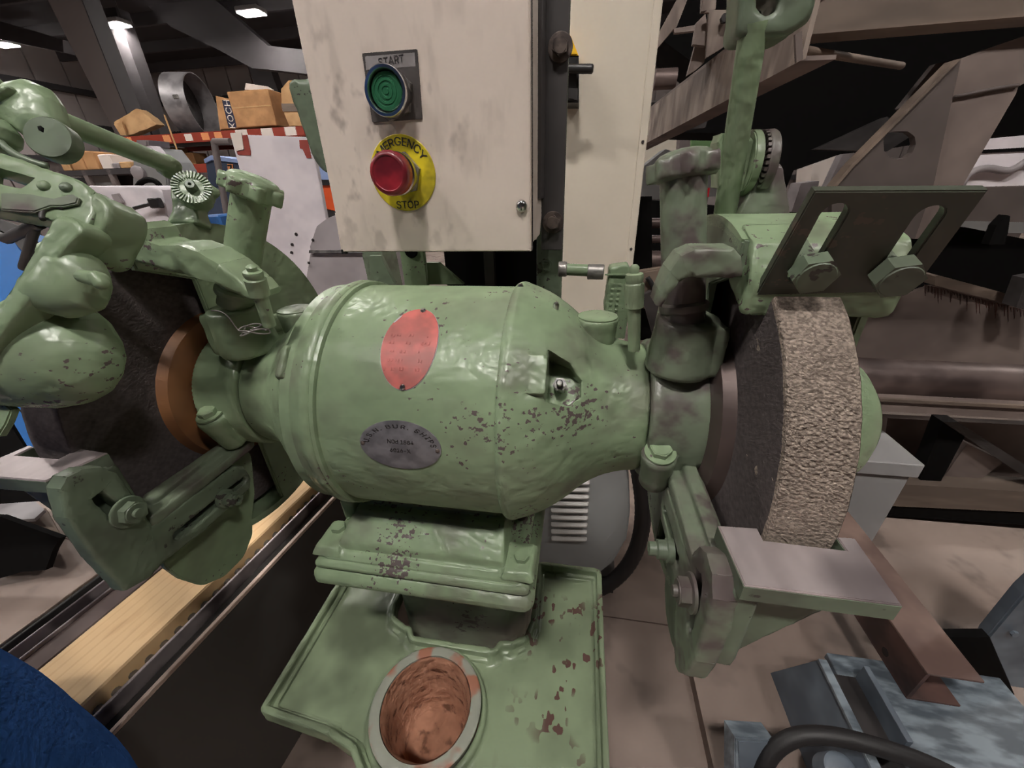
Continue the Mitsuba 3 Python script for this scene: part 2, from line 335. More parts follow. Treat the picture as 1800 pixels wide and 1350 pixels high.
bsdf('concrete', lambda p, n, uv: mikit.mix(mikit.mix(lin(166, 148, 138), lin(128, 112, 104), SS(0.3, 0.7, FB(p.x * 2.2, p.y * 2.2, 0, 4))), lin(74, 64, 60), 0.45 * SS(0.54, 0.8, FB(p.x * 9 + 7, p.y * 9, 0, 4))),
     0.55, bump=lambda p, n, uv: FB(p.x * 90, p.y * 90, p.z * 90, 3), bump_scale=0.0015, eps=1e-3)
def pine(p, n, uv):
    u, w = p.x - 0.11 * p.y, p.y
    warp = 0.02 * N(u * 30, w * 2.5, 3.0) + 0.012 * N(u * 12, w * 1.2, 8.0)
    warp = warp + 0.05 * N(u * 5, w * 0.8, 1.0); ring = dr.sin((u + warp) * 330 + p.z * 160); g = SS(0.5, 1.0, ring) * 0.30 * (0.4 + N(u * 60, w * 3, 5.0))
    stain = SS(0.66, 0.78, FB(u * 40, w * 10, p.z * 20, 3)) * 0.35
    kn = dr.sqrt(dr.square(w - 0.255) + dr.square((p.z - 0.528) * 1.0)); knot = SS(0.013, 0.009, kn); edge = SS(0.006, 0.008, kn) * knot
    c = mikit.mix(mikit.mix(lin(236, 198, 148), lin(206, 158, 104), g + stain), lin(168, 118, 76), knot * 0.8)
    return mikit.mix(c, lin(84, 50, 34), edge)
bsdf('pine', pine, 0.6)
bsdf('fleece', lambda p, n, uv: mikit.mix(lin(58, 100, 168), lin(40, 76, 138), FB(p.x * 60, p.y * 60, p.z * 60, 4)), 0.95, bump=lambda p, n, uv: FB(p.x * 240, p.y * 240, p.z * 240, 3), bump_scale=0.004, spec=0.1, eps=6e-4)
plain('trousers', (40, 44, 60), 0.9)
plain('skin', (196, 150, 126), 0.55)
plain('hair_brown', (60, 46, 38), 0.7)
scene['lamp_glow'] = {'type': 'twosided', 'bsdf': {'type': 'diffuse', 'reflectance': {'type': 'rgb', 'value': [0.8, 0.8, 0.8]}}}
plain('safety_yellow', (232, 184, 30), 0.5)
mottled('rusty_steel_light', (140, 116, 106), (108, 86, 80), 10, 0.5, 0.2)
plain('black_panel', (54, 52, 50), 0.45)
mottled('worn_tan_edge', (190, 168, 154), (140, 120, 108), 20, 0.5, 0.3)
# ------------------------------------------------------------------ the building
fl = man(span(-16, 16, -11, 15, -EYE - 0.12, -EYE))
fl = fl - man(span(0.3330, 0.3560, -4.0, 6.0, -EYE - 0.04, -EYE + 0.1)) - man(span(-3.0, 0.333, 0.748, 0.752, -EYE - 0.006, -EYE + 0.1))
struct('floor', fl, 'concrete')
ROOF = 3.95
ce = struct('ceiling', span(-16, 16, -11, 15, ROOF, ROOF + 0.1), 'roof_dark')
for k in range(15):
    y = -9.6 + k * 1.7
    add(f'{ce}__purlin', cat(span(-16, 16, y - 0.03, y + 0.03, ROOF - 0.22, ROOF), span(-16, 16, y - 0.03, y + 0.06, ROOF - 0.24, ROOF - 0.22)), 'structure_dark', False)
for side, m in (('back', span(-16, 16, 15, 15.1, -EYE, ROOF)), ('front', span(-16, 16, -11.1, -11, -EYE, ROOF)), ('left', span(-16.1, -16, -11, 15, -EYE, ROOF)), ('right', span(16, 16.1, -11, 15, -EYE, ROOF))):
    w = struct(f'wall_{side}', m, 'wall_metal' if side == 'back' else 'wall_dark')
    if side == 'left':
        for k in range(29): add(f'{w}__panel', span(-16.0, -15.94, -10.9 + k * 0.9, -10.04 + k * 0.9, -EYE, ROOF), 'wall_metal', False)
        for z in (-0.1, 1.0, 1.95, 2.9): add(f'{w}__girt', span(-15.93, -15.70, -11, 15, z, z + 0.14), 'girt_dark', False)
    if side == 'back':
        for k in range(30):
            x = -16 + k * 0.9; add(f'{w}__panel', span(x + 0.01, x + 0.87, 14.94, 15.0, -EYE, ROOF), 'wall_metal', False)
        for z in (-0.1, 1.0, 1.95, 2.9): add(f'{w}__girt', span(-16, 16, 14.70, 14.93, z, z + 0.14), 'girt_dark', False)
def taper(px, Y, th, name, mat, label, cat_, down=True, group=None):
    q = pl(px, Y=Y)
    return solo(name, slab(q, th), mat, label, cat_, False, group)
# tapered steel columns and rafters of the frame
def column(pxl, pxr, Y, th, mat, label):
    a, b_ = at(*pxl[0], Y=Y), at(*pxl[1], Y=Y); c, d = at(*pxr[0], Y=Y), at(*pxr[1], Y=Y)
    def ext(p, q, z): return p + (q - p) * ((z - p[2]) / (q[2] - p[2]))
    q = [ext(a, b_, ROOF - 0.3), ext(a, b_, -EYE), ext(c, d, -EYE), ext(c, d, ROOF - 0.3)]
    k = thing('steel_column', label, 'column')
    add(f'{k}__web', slab(q, 0.05), mat, False)
    add(f'{k}__flange', slab([q[3], q[2], q[2] + [0.02, 0, 0], q[3] + [0.02, 0, 0]], th), 'structure_dark', False)
    add(f'{k}__flange', slab([q[0], q[1], q[1] + [0.02, 0, 0], q[0] + [0.02, 0, 0]], th), mat, False)
    return k
column([(84, 0), (205, 240)], [(143, 0), (238, 240)], 7.2, 0.30, 'column_grey', 'tall grey tapered steel column left of the hanging lamp')
column([(160, 0), (252, 200)], [(196, 0), (268, 200)], 9.6, 0.3, 'structure_dark', 'dark steel column just right of the grey tapered column')
column([(430, 100), (450, 155)], [(466, 100), (486, 155)], 12.5, 0.3, 'structure_dark', 'dark steel column by the back wall behind the cardboard boxes')
solo('roof_rafter', slab(pl([(215, -30), (345, -30), (470, 80), (540, 88), (540, 130), (470, 122), (443, 120), (383, 87), (300, 47)], Y=10.5), 0.25), 'structure_dark', 'dark sloping roof beam running down to the right between the two lamps', 'roof beam', False)
solo('roof_rafter', slab(pl([(-60, 20), (110, 70), (112, 92), (-60, 56)], Y=9.5), 0.25), 'structure_dark', 'dark sloping roof beam left of the grey column', 'roof beam', False)
# high-bay lamps
names = ['bright high-bay lamp hanging right of the grey tapered column', 'bright high-bay lamp above the cardboard boxes, nearest the control box', 'high-bay lamp at the left edge, half behind the dark roof beam']
for i, (x, y, z) in enumerate(LAMPS):
    k = thing('high_bay_lamp', names[i] if i < 3 else 'white high-bay lamp hanging outside the picture in the rows of lamps', 'lamp', 'high-bay lamps under the roof')
    add(f'{k}__housing', cat(span(x - 0.26, x + 0.26, y - 0.16, y + 0.16, z + 0.01, z + 0.10, 0.02)), 'lightgrey_paint', False)
    add(f'{k}__hanger', cat(cyl([x - 0.2, y, z + 0.1], [x - 0.2, y, ROOF], 0.008, n=8), cyl([x + 0.2, y, z + 0.1], [x + 0.2, y, ROOF], 0.008, n=8)), 'structure_dark', False)
    lens = add(f'{k}__lens', span(x - 0.24, x + 0.24, y - 0.14, y + 0.14, z - 0.008, z + 0.008), 'lamp_glow', False)
    scene[lens]['emitter'] = {'type': 'area', 'radiance': {'type': 'rgb', 'value': [LAMP * POWER[i] * c for c in LAMP_TINT]}}
# ------------------------------------------------------------------ the pedestal grinder
G = thing('bench_grinder', 'old green double-ended pedestal grinder with two coarse wheels in the foreground', 'grinder')
def g(part, mesh, mat='green_enamel', smooth=30, label=None): return add(f'{G}__{part}', mesh, mat, smooth, label)
MIR = -0.292                                             # the left half mirrors the right one: x -> MIR - x
def mir(pr): return [(MIR - x, r) for x, r in pr][::-1]

shell = spin([(-0.262, 0.100), (-0.262, 0.1245), (-0.062, 0.1245), (-0.062, 0.100)], 160)
g('motor_shell', shell, smooth=40)
bell = [(-0.0626, 0.100), (-0.0626, 0.1265), (-0.0600, 0.1288), (-0.0545, 0.1300), (-0.0500, 0.1280), (-0.040, 0.1245), (-0.025, 0.1175), (-0.009, 0.1068), (0.001, 0.0985),
        (0.012, 0.0885), (0.024, 0.0805), (0.034, 0.0755), (0.044, 0.0720), (0.056, 0.0690), (0.068, 0.0675), (0.0705, 0.0640), (0.0705, 0.03)]
rb = man(spin(bell, 144))
# hooded oil window in the right bell
def on_axis(x, deg, r): a = math.radians(deg); return np.array([x, AY + r * math.cos(a), AZ + r * math.sin(a)])
HF = np.stack([[1, 0, 0], [0, math.sin(math.radians(140)), -math.cos(math.radians(140))], [0, math.cos(math.radians(140)), math.sin(math.radians(140))]], 1)   # x, tangent, outward
def hood(x0, x1, r0, r1, w):                              # a raised wedge-shaped cowl
    v = np.array([[x0, -w, r0 - 0.03], [x0, w, r0 - 0.03], [x1, -w, r0 - 0.03], [x1, w, r0 - 0.03], [x0, -w * 0.9, r0], [x0, w * 0.9, r0], [x1, -w * 0.9, r1], [x1, w * 0.9, r1]])
    m = trimesh.Trimesh(v).convex_hull; return place(m, (0, AY, AZ), F=HF)
rb = rb + man(hood(-0.050, -0.022, 0.1220, 0.1235, 0.018))
rb = rb - man(place(prism(Polygon([(-0.0205, -0.019), (-0.0205, 0.021), (-0.006, 0.015), (0.004, 0.002), (0.0045, -0.010), (-0.004, -0.019)]).buffer(0.002), 0.08), (0, AY, AZ), F=HF).apply_translation(HF[:, 2] * 0.082))
eb = g('end_bell', cast(rb, 0.005, 4), 'green_enamel_worn', smooth=50)
fit = on_axis(-0.012, 141, 0.086)
add(f'{eb}__oil_fitting', cat(hexhead(fit, HF[:, 2], 0.0062, 0.010), cyl(fit + HF[:, 2] * 0.008, fit + HF[:, 2] * 0.017, 0.003, ch=0.0008)), 'chrome', label='bright hexagonal oil fitting')
lb = man(spin(mir(bell), 144)) + man(place(trimesh.Trimesh(np.array([[MIR + 0.050 - 0.012, s * 0.017, 0.09] for s in (-1, 1)] + [[MIR + 0.018, s * 0.017, 0.08] for s in (-1, 1)] +
      [[MIR + 0.046 - 0.012, s * 0.015, 0.129] for s in (-1, 1)] + [[MIR + 0.024, s * 0.015, 0.124] for s in (-1, 1)])).convex_hull, (0, AY, AZ), F=HF))
g('end_bell', cast(lb, 0.005, 4), 'green_enamel_worn', smooth=50)
g('joint_band', spin([(-0.2400, 0.120), (-0.2400, 0.1275), (-0.2375, 0.1290), (-0.2335, 0.1290), (-0.2310, 0.1272), (-0.2285, 0.1290), (-0.2255, 0.1282), (-0.2245, 0.1255), (-0.2245, 0.12)], 144), smooth=50)
# bearing oil wells on the necks
for x in (0.020, MIR - 0.020):
    w = g('oil_well', cast(man(cyl([x, AY, -0.166], [x, AY, -0.1175], 0.0165, 0.0200)), 0.004, 4), 'green_enamel_worn', smooth=45)
    add(f'{w}__lid', lathe([(0.0188, -0.0012), (0.0192, 0.0010), (0.0150, 0.0024)], (x, AY, -0.1178), n=40), 'green_enamel_worn')
for x, deg in ((-0.0560, 92), (-0.020, 100)):
    g('grease_nipple', lathe([(0.0026, -0.002), (0.0030, 0.002), (0.0020, 0.0042)], on_axis(x, deg, 0.1275 if x < -0.05 else 0.1155), on_axis(0, deg, 1) - [0, AY, AZ], 16), 'chrome')
# nameplates bent round the shell
def bend(m, x, deg, r):
    """Flat mesh (u along +X, v up the shell, w outward) laid onto a cylinder about the spindle."""
    m = m.copy(); v = np.array(m.vertices); a = math.radians(deg) - v[:, 1] / 0.125; rr = r + v[:, 2]
    m.vertices = np.stack([x + v[:, 0], AY + rr * np.cos(a), AZ + rr * np.sin(a)], 1); return m
def disc_poly(a, b, n=64, e=2.0):
    t = np.arange(n) * 2 * np.pi / n; c, s = np.cos(t), np.sin(t)
    return Polygon(np.stack([a * np.sign(c) * np.abs(c) ** (2 / e), b * np.sign(s) * np.abs(s) ** (2 / e)], 1))
def fine(poly, h, edge=0.004): return tm(man(prism(poly, h)).refine_to_length(edge))
red = disc_poly(0.0252, 0.0408, e=2.0).difference(Polygon([(-0.030, 0.020), (-0.0195, 0.0225), (-0.0165, 0.0275), (-0.0150, 0.0320), (-0.030, 0.045)]))
rp = g('motor_nameplate', bend(fine(disc_poly(0.0258, 0.0415), 0.0006), -0.1435, 130.3, 0.1245), 'plate_silver', 60, 'oval red-painted motor data plate with raised lettering worn away')
add(f'{rp}__face', bend(fine(red, 0.0012), -0.1435, 130.3, 0.1245), 'plate_red', 60, label='faded red face')
rnd = random.Random(3); bits = []
for row, y in enumerate((0.0085, 0.0010, -0.0075, -0.0155, -0.0235)):
    x = -0.0185
    while x < 0.0185:
        w = rnd.uniform(0.0012, 0.0026)
        if rnd.random() < 0.62 and not (-0.002 < x < 0.008 and row > 0 and rnd.random() < .6):
            bits.append(bend(box([x, y + rnd.uniform(-.0004, .0004), 0.0013], [w * 0.8, rnd.uniform(0.0018, 0.0034), 0.0008], 0.0003), -0.1435, 130.3, 0.1245))
        x += w + 0.0009
add(f'{rp}__raised_lettering', cat(*bits), 'plate_red', 30, label='illegible worn raised characters')
for v in (0.0385, -0.0385): add(f'{rp}__screw', bend(lathe([(0.0024, 0.0006), (0.0026, 0.0014), (0.0014, 0.0026)], (0.003 if v > 0 else 0, v, 0.0006), n=18), -0.1435, 130.3, 0.1245), 'chrome')
gp = g('serial_plate', bend(fine(disc_poly(0.0375, 0.0236), 0.0011), -0.1465, 172.0, 0.1245), 'plate_grey', 60, 'oval grey metal inventory plate with stamped lettering')
lt = [arc_text('U.S.N. BUR. SHIPS', 0.0052, 0.0290, math.pi / 2, squash=0.60, gap=1.28), centred(text('NOd 1884', 0.0036)).apply_translation([0.001, 0.0048, 0]),
      centred(text('6016-X', 0.0036)).apply_translation([0.000, -0.0035, 0])]
add(f'{gp}__stamped_lettering', bend(cat(*lt).apply_translation([0, -0.0005, 0.0010]), -0.1465, 172.0, 0.1245), 'ink', False)
for u in (-0.0345, 0.0345): add(f'{gp}__screw', bend(lathe([(0.0018, 0.0008), (0.0018, 0.0016), (0.0008, 0.0022)], (u, -0.001 * np.sign(u), 0.0006), n=16), -0.1465, 172.0, 0.1245), 'rusty_bolt')

# saddle and pedestal head
cx = -0.159
saddle = union(span(cx - 0.118, cx + 0.118, 0.258, 0.492, -0.386, -0.366, 0.006), span(cx - 0.124, cx + 0.124, 0.252, 0.300, -0.386, -0.374, 0.004))
hump = trimesh.Trimesh(np.array([[-0.262, 0.262, -0.386], [-0.058, 0.262, -0.386], [-0.262, 0.49, -0.386], [-0.058, 0.49, -0.386],
                                 [-0.256, 0.270, -0.357], [-0.064, 0.270, -0.357], [-0.246, 0.298, -0.334], [-0.068, 0.298, -0.334], [-0.246, 0.455, -0.334], [-0.068, 0.455, -0.334]])).convex_hull
neckb = span(-0.235, -0.075, 0.31, 0.44, -0.34, -0.315)
pads = [trimesh.Trimesh(np.array([[x - 0.018, y - 0.024, -0.37], [x + 0.018, y - 0.024, -0.37], [x - 0.018, y + 0.024, -0.37], [x + 0.018, y + 0.024, -0.37],
        [x - 0.014, y - 0.019, -0.361], [x + 0.014, y - 0.019, -0.361], [x - 0.014, y + 0.019, -0.361], [x + 0.014, y + 0.019, -0.361]])).convex_hull for x in (-0.048, -0.2685) for y in (0.282, 0.468)]
horn = span(-0.277, -0.255, 0.31, 0.42, -0.37, -0.335, 0.004)
g('saddle', cast(union(saddle, hump, neckb, horn, *pads), 0.005, 2), 'green_enamel_worn', smooth=50)
for x, y in ((-0.046, 0.281), (-0.269, 0.290), (-0.046, 0.468), (-0.269, 0.468)):
    g('saddle_bolt', hexhead([x, y, -0.3615], (0, 0, 1), 0.0085, 0.006), 'green_enamel_worn')
g('pedestal_head', cast(man(span(cx - 0.129, cx + 0.129, 0.246, 0.506, -0.409, -0.385, 0.008)), 0.006, 2), 'green_enamel_worn', smooth=50)
colm = man(span(-0.243, -0.054, 0.316, 0.452, -EYE + 0.05, -0.40, 0.022)) - man(span(-0.206, -0.112, 0.30, 0.326, -0.500, -0.425))
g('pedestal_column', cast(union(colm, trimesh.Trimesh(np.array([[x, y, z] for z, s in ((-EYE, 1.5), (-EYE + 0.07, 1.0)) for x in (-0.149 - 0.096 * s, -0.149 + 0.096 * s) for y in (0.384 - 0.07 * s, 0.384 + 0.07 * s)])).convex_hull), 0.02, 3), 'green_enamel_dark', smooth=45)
g('switch_opening', span(-0.2055, -0.1125, 0.320, 0.3245, -0.4995, -0.4255), 'void_black', False, 'black opening in the pedestal')
# tray with a turned-up lip, notched round the column, ring for the water pot
outer = Polygon([(-0.360, 0.177), (-0.3605, 0.340), (-0.3605, 0.436), (-0.250, 0.436), (-0.250, 0.330), (-0.243, 0.312), (-0.222, 0.302), (-0.213, 0.302), (-0.206, 0.290), (-0.090, 0.290), (-0.084, 0.302), (-0.066, 0.304), (-0.050, 0.314), (-0.044, 0.336),
                 (-0.044, 0.436), (0.060, 0.436), (0.060, 0.150), (-0.030, 0.150), (-0.062, 0.146), (-0.085, 0.135), (-0.120, 0.122), (-0.170, 0.122), (-0.205, 0.140), (-0.228, 0.160), (-0.262, 0.169)]).buffer(0.007).buffer(-0.014).buffer(0.007)
potc = (-0.1565, 0.212)
floor_ = man(prism(outer, 0.006, (0, 0, -0.584))); lipm = man(prism(outer.difference(outer.buffer(-0.0075)), 0.022, (0, 0, -0.584)))
fil = man(prism(outer.difference(outer.buffer(-0.013)), 0.011, (0, 0, -0.584)))
sock = man(prism(Point(potc).buffer(0.073, 32), 0.016, (0, 0, -0.584)))
trm = (floor_ + lipm + fil + sock) - man(prism(Point(potc).buffer(0.0655, 32), 0.08, (0, 0, -0.62)))
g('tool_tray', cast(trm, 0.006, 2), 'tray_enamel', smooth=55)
for x in (-0.30, -0.0): g('tray_bracket', span(x - 0.012, x + 0.012, 0.33, 0.43, -0.606, -0.582, 0.003), 'green_enamel_dark')
g('tray_rib', span(-0.34, 0.04, 0.395, 0.425, -0.63, -0.600, 0.004), 'green_enamel_dark')

# wheels, one at each end
def half(side):
    s = 1 if side == 'right' else -1
    X = (lambda x: x) if s > 0 else (lambda x: MIR - x)
    R = 0.1665 if s > 0 else 0.172
    dx = 0.0 if s > 0 else 0.008                       # the left wheel stands a little further out
    pr = [(0.1335, 0.03), (0.1335, R - 0.0012), (0.1350, R), (0.1750, R), (0.1765, R - 0.0012), (0.1765, 0.03)]
    face = [(0.1332, 0.03), (0.1332, R - 0.004), (0.1340, R - 0.003), (0.1340, 0.03)]
    turn = lambda p: spin(p if s > 0 else [(MIR - dx - x, r) for x, r in p][::-1], 180)
    wm = man(turn(pr)).refine_to_length(0.006); wm = tm(wm); v = wm.vertices; wm.vertices = v + wm.vertex_normals * ((meshkit.fbm(v * 90, 2, 5) - 0.5) * 0.0009)[:, None]
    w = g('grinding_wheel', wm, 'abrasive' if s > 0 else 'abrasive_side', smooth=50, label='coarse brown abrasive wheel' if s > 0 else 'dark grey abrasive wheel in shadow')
    add(f'{w}__side_face', turn(face), 'abrasive_side', 50)
    add(f'{w}__flange', turn([(0.1200, 0.02), (0.1200, 0.076), (0.1235, 0.090), (0.1335, 0.0945), (0.1335, 0.02)]), 'rusty_flange' if s < 0 else 'mill_steel', 50, label='rusty orange wheel flange' if s < 0 else 'brown steel wheel flange')
    add(f'{w}__spindle', turn([(0.06, 0.0), (0.06, 0.020), (0.13, 0.020), (0.13, 0.0)]), 'dark_steel', 40)
    # guard: inner plate, rim, outer cover with the bulged cap
    def sector(r, cut):
        c = Point(0, 0).buffer(r, 64); return c.intersection(sbox(cut, -1, 1, 1))
    lip = Polygon([(0, 0.13), (-0.068, 0.155), (-0.068, math.sqrt(0.19 ** 2 - 0.068 ** 2)), (0, 0.19)]).intersection(Point(0, 0).buffer(0.19, 64))
    tab = Polygon([(-0.020, -0.05), (-0.050, -0.140), (-0.066, -0.165), (-0.075, -0.188), (-0.098, -0.205), (-0.128, -0.203), (-0.152, -0.187), (-0.166, -0.155), (-0.172, -0.128), (-0.160, -0.100), (-0.070, -0.075)]).buffer(-0.02).buffer(0.02, 24)
    inner = unary_union([sector(0.19, -0.014), lip, tab]).difference(Point(0, 0).buffer(0.045, 32))
    FXs = FX.copy(); 
    ip = prism(inner, 0.007, (X(0.112) if s > 0 else MIR - dx - 0.119, AY, AZ), F=np.array([[0, 0, 1.0], [1, 0, 0], [0, 1, 0]]), bev=0.0015)
    gd = g('wheel_guard', ip, 'green_enamel_dark' if s > 0 else 'green_enamel', 30)  # right plate's darker enamel puts its shade into the colour
    ring = Point(0, 0).buffer(0.190, 64).difference(Point(0, 0).buffer(0.181, 64))
    wedge = Polygon([(0, 0)] + [(0.4 * math.cos(math.radians(t)), 0.4 * math.sin(math.radians(t))) for t in range(-118, 111, 6)])
    band = ring.intersection(wedge)
    x0, x1 = (0.112, 0.213) if s > 0 else (MIR - dx - 0.213, MIR - dx - 0.112)
    add(f'{gd}__rim', prism(band, x1 - x0, (x0, AY, AZ), F=FX), 'green_enamel_worn' if s > 0 else 'green_enamel', 30)
    cover = unary_union([sector(0.19, -0.062), Point(-0.02, 0).buffer(0.068, 40)])
    xc = 0.206 if s > 0 else MIR - dx - 0.213
    add(f'{gd}__side_cover', prism(cover, 0.007, (xc, AY, AZ), F=FX, bev=0.0015), 'green_enamel', 30)
    dome = [(0.205, 0.0), (0.205, 0.0800), (0.222, 0.0780), (0.243, 0.0705), (0.259, 0.060), (0.271, 0.046), (0.278, 0.030), (0.281, 0.012), (0.2812, 0.0)]
    add(f'{gd}__cap', spin([(x, r) for x, r in dome] if s > 0 else [(MIR - dx - x, r) for x, r in dome][::-1], 96), 'green_enamel', 60, label='bulged arbor cap' if s > 0 else None)
    # raised boss on the guard's front lip
    a0, a1 = 111, 98
    bo = Polygon([(0.192 * math.cos(math.radians(t)), 0.192 * math.sin(math.radians(t))) for t in np.linspace(113, 103.5, 5)] + ([(0.178 * math.cos(math.radians(102)), 0.178 * math.sin(math.radians(102))), (-0.030, 0.150), (-0.082, 0.128), (-0.086, 0.150)] if s > 0 else [(0.176 * math.cos(math.radians(102)), 0.176 * math.sin(math.radians(102))), (-0.072, 0.158)]))
    bx0, bx1 = (0.1165, 0.212) if s > 0 else (MIR - dx - 0.212, MIR - dx - 0.1165)
    add(f'{gd}__front_boss', cast(man(prism(bo, bx1 - bx0, (bx0, AY, AZ), F=FX)), 0.005, 4), 'green_enamel_worn', 50)
    return gd
gr_, gl_ = half('right'), half('left')

# clamp rings on the necks, with their pinch bolts
for x0, x1 in ((0.0708, 0.1235), (MIR - 0.1235, MIR - 0.0708)):
    right = x0 > 0
    ring = man(spin([(x0, 0.05), (x0, 0.0705), (x0 + 0.003, 0.0735), (x1 - 0.004, 0.0725), (x1, 0.069), (x1, 0.05)], 96))
    bp = at(1160, 797, Y=0.303) if right else at(371, 730, Y=0.301)
    boss = man(cyl(bp + [0.002, 0.014, -0.046], bp, 0.0135, 0.0162))
    lug = man(box(bp + [0.006, 0.022, -0.012], [0.026, 0.034, 0.026]))
    tb = np.array([0.0945, 0.345, -0.155]) if right else np.array([-0.3560, 0.345, -0.155])
    sockt = man(cyl(tb, tb + [0, -0.004, 0.050], 0.030, 0.0255)) + man(box(tb + [0.016 if right else -0.016, 0.0, 0.022], [0.030, 0.040, 0.044]))
    if not right: sockt = sockt + man(box(tb + [-0.02, 0.03, 0.0], [0.045, 0.05, 0.05]))
    cl = g('clamp_collar', cast(union(ring, boss, lug, sockt), 0.005, 5, 0.002), 'green_enamel_greasy' if right else 'green_enamel', 55)
    add(f'{cl}__pinch_bolt', hexhead(bp + np.array([-0.002, -0.014, 0.046]) * 0.035, np.array([-0.002, -0.014, 0.046]), 0.0100, 0.0068, 0.3, washer=0.0140), 'green_enamel_worn')

# adjusting posts with star knobs
def star(R, n=7, a=0.16): 
    t = np.arange(n * 14) * 2 * np.pi / (n * 14); r = R * (1 + a * np.cos(n * t)); return Polygon(np.stack([r * np.cos(t), r * np.sin(t)], 1))
for right, p0, p1 in ((True, [0.0915, 0.341, -0.112], [0.0758, 0.357, 0.000]), (False, [-0.3530, 0.341, -0.105], [-0.3085, 0.357, -0.004])):
    p0, p1 = np.array(p0), np.array(p1); ax = (p1 - p0) / np.linalg.norm(p1 - p0); mat = 'green_enamel_greasy' if right else 'green_enamel'
    ps = g('adjusting_post', cyl(p0, p1 + ax * 0.002, 0.0172 if right else 0.0165, n=48, ch=0.001), mat, 40)
    add(f'{ps}__collar', lathe([(0.019, 0), (0.020, 0.002), (0.020, 0.006), (0.018, 0.008)], p0 + ax * 0.012, ax, 40), mat, 40)
    kn = cast(union(prism(star(0.0235), 0.013, p1 + ax * 0.001, ax), lathe([(0.018, 0), (0.0215, 0.004), (0.0205, 0.018), (0.012, 0.021)], p1 - ax * 0.001, ax, 40)), 0.0035, 4)
    add(f'{ps}__star_knob', kn, mat, 55)
    # oiler beside the post
    q0, q1 = (np.array([0.0520, 0.335, -0.135]), np.array([0.0440, 0.335, -0.062])) if right else (at(474, 572, Y=0.283), at(441, 468, Y=0.276))
    a2 = (q1 - q0) / np.linalg.norm(q1 - q0); L = np.linalg.norm(q1 - q0)
    g('hinge_pin', lathe([(0.0052, 0), (0.0056, L * 0.52), (0.0078, L * 0.54), (0.0082, L * 0.80), (0.0066, L * 0.82), (0.0076, L * 0.88), (0.0070, L * 0.92), (0.0036, L * 0.93), (0.0040, L * 0.99), (0.0022, L * 1.02)], q0, a2, 28), 'green_enamel', 50)
# strap arms from the guards' front lips to the posts
ra = pl([(1305, 452), (1292, 437), (1222, 438), (1197, 449), (1177, 476), (1160, 512), (1153, 537), (1164, 540), (1176, 520), (1194, 497), (1212, 488), (1286, 490), (1305, 486)], Y=0.291)
g('guard_arm', slab(ra, 0.030, soft=3, edge=0.005, grow=0.002), 'green_enamel_greasy', 50)
la = pl([(176, 430), (204, 402), (228, 393), (246, 404), (258, 424), (280, 431), (312, 430), (346, 442), (384, 464), (428, 500), (446, 519), (446, 530), (420, 519), (376, 499), (330, 486), (278, 473), (240, 462), (208, 447)], Y=0.289)
g('guard_arm', slab(la, 0.034, soft=3, edge=0.005, grow=0.002), 'green_enamel', 50)
# wire wound round the left pin
wp = at(452, 578, Y=0.292)
th = np.linspace(0, 5.2 * np.pi, 90)
coil = np.stack([wp[0] + 0.012 * np.cos(th) * (1 + 0.15 * np.sin(3.1 * th)), wp[1] - 0.004 + 0.010 * np.sin(th), wp[2] + 0.003 * np.sin(1.7 * th)], 1)
g('tie_wire', cat(sweep(coil, 0.0007, 6), sweep(spline([at(372, 546, Y=0.280), at(405, 562, Y=0.282), at(415, 576, Y=0.284), at(446, 582, Y=0.284)], 20), 0.0006, 6)), 'dull_zinc', True, 'loose binding wire')

# spark arrester on the right guard: slotted plate and two bolts
sp = [at(1432, 335, Y=0.262), at(1740, 336, Y=0.262), at(1604, 512, Y=0.290), at(1329, 521, Y=0.290)]
c0, n0 = np.mean(sp, axis=0), np.cross(sp[1] - sp[0], sp[3] - sp[0]); n0 /= np.linalg.norm(n0)
def slot(px): return plane(px, c0, n0)
def obround(p, q, r, n=10):
    """Slot outline between two points, in the plate's plane."""
    d = (q - p) / np.linalg.norm(q - p); e = np.cross(n0, d); t = np.linspace(-np.pi / 2, np.pi / 2, n)
    return [q + r * (np.cos(a) * d + np.sin(a) * e) for a in t] + [p + r * (-np.cos(a) * d - np.sin(a) * e) for a in t]
s1 = obround(*slot([(1406, 482), (1464, 377)]), 0.0068); s2 = obround(*slot([(1566, 480), (1632, 383)]), 0.0068)
sa = g('spark_arrester', slab(sp, 0.0065, holes=(s1, s2), bev=0.0008), 'arrester_paint', 25)
nf = -n0 if n0.dot(c0) > 0 else n0
for px in ((1424, 470), (1568, 476)):
    p = slot([px])[0]
    add(f'{sa}__bolt', cat(hexhead(p + nf * 0.001, nf, 0.0128, 0.0105, 0.2), cyl(p + nf * 0.002, p - nf * 0.03, 0.006)), 'green_enamel_dark')

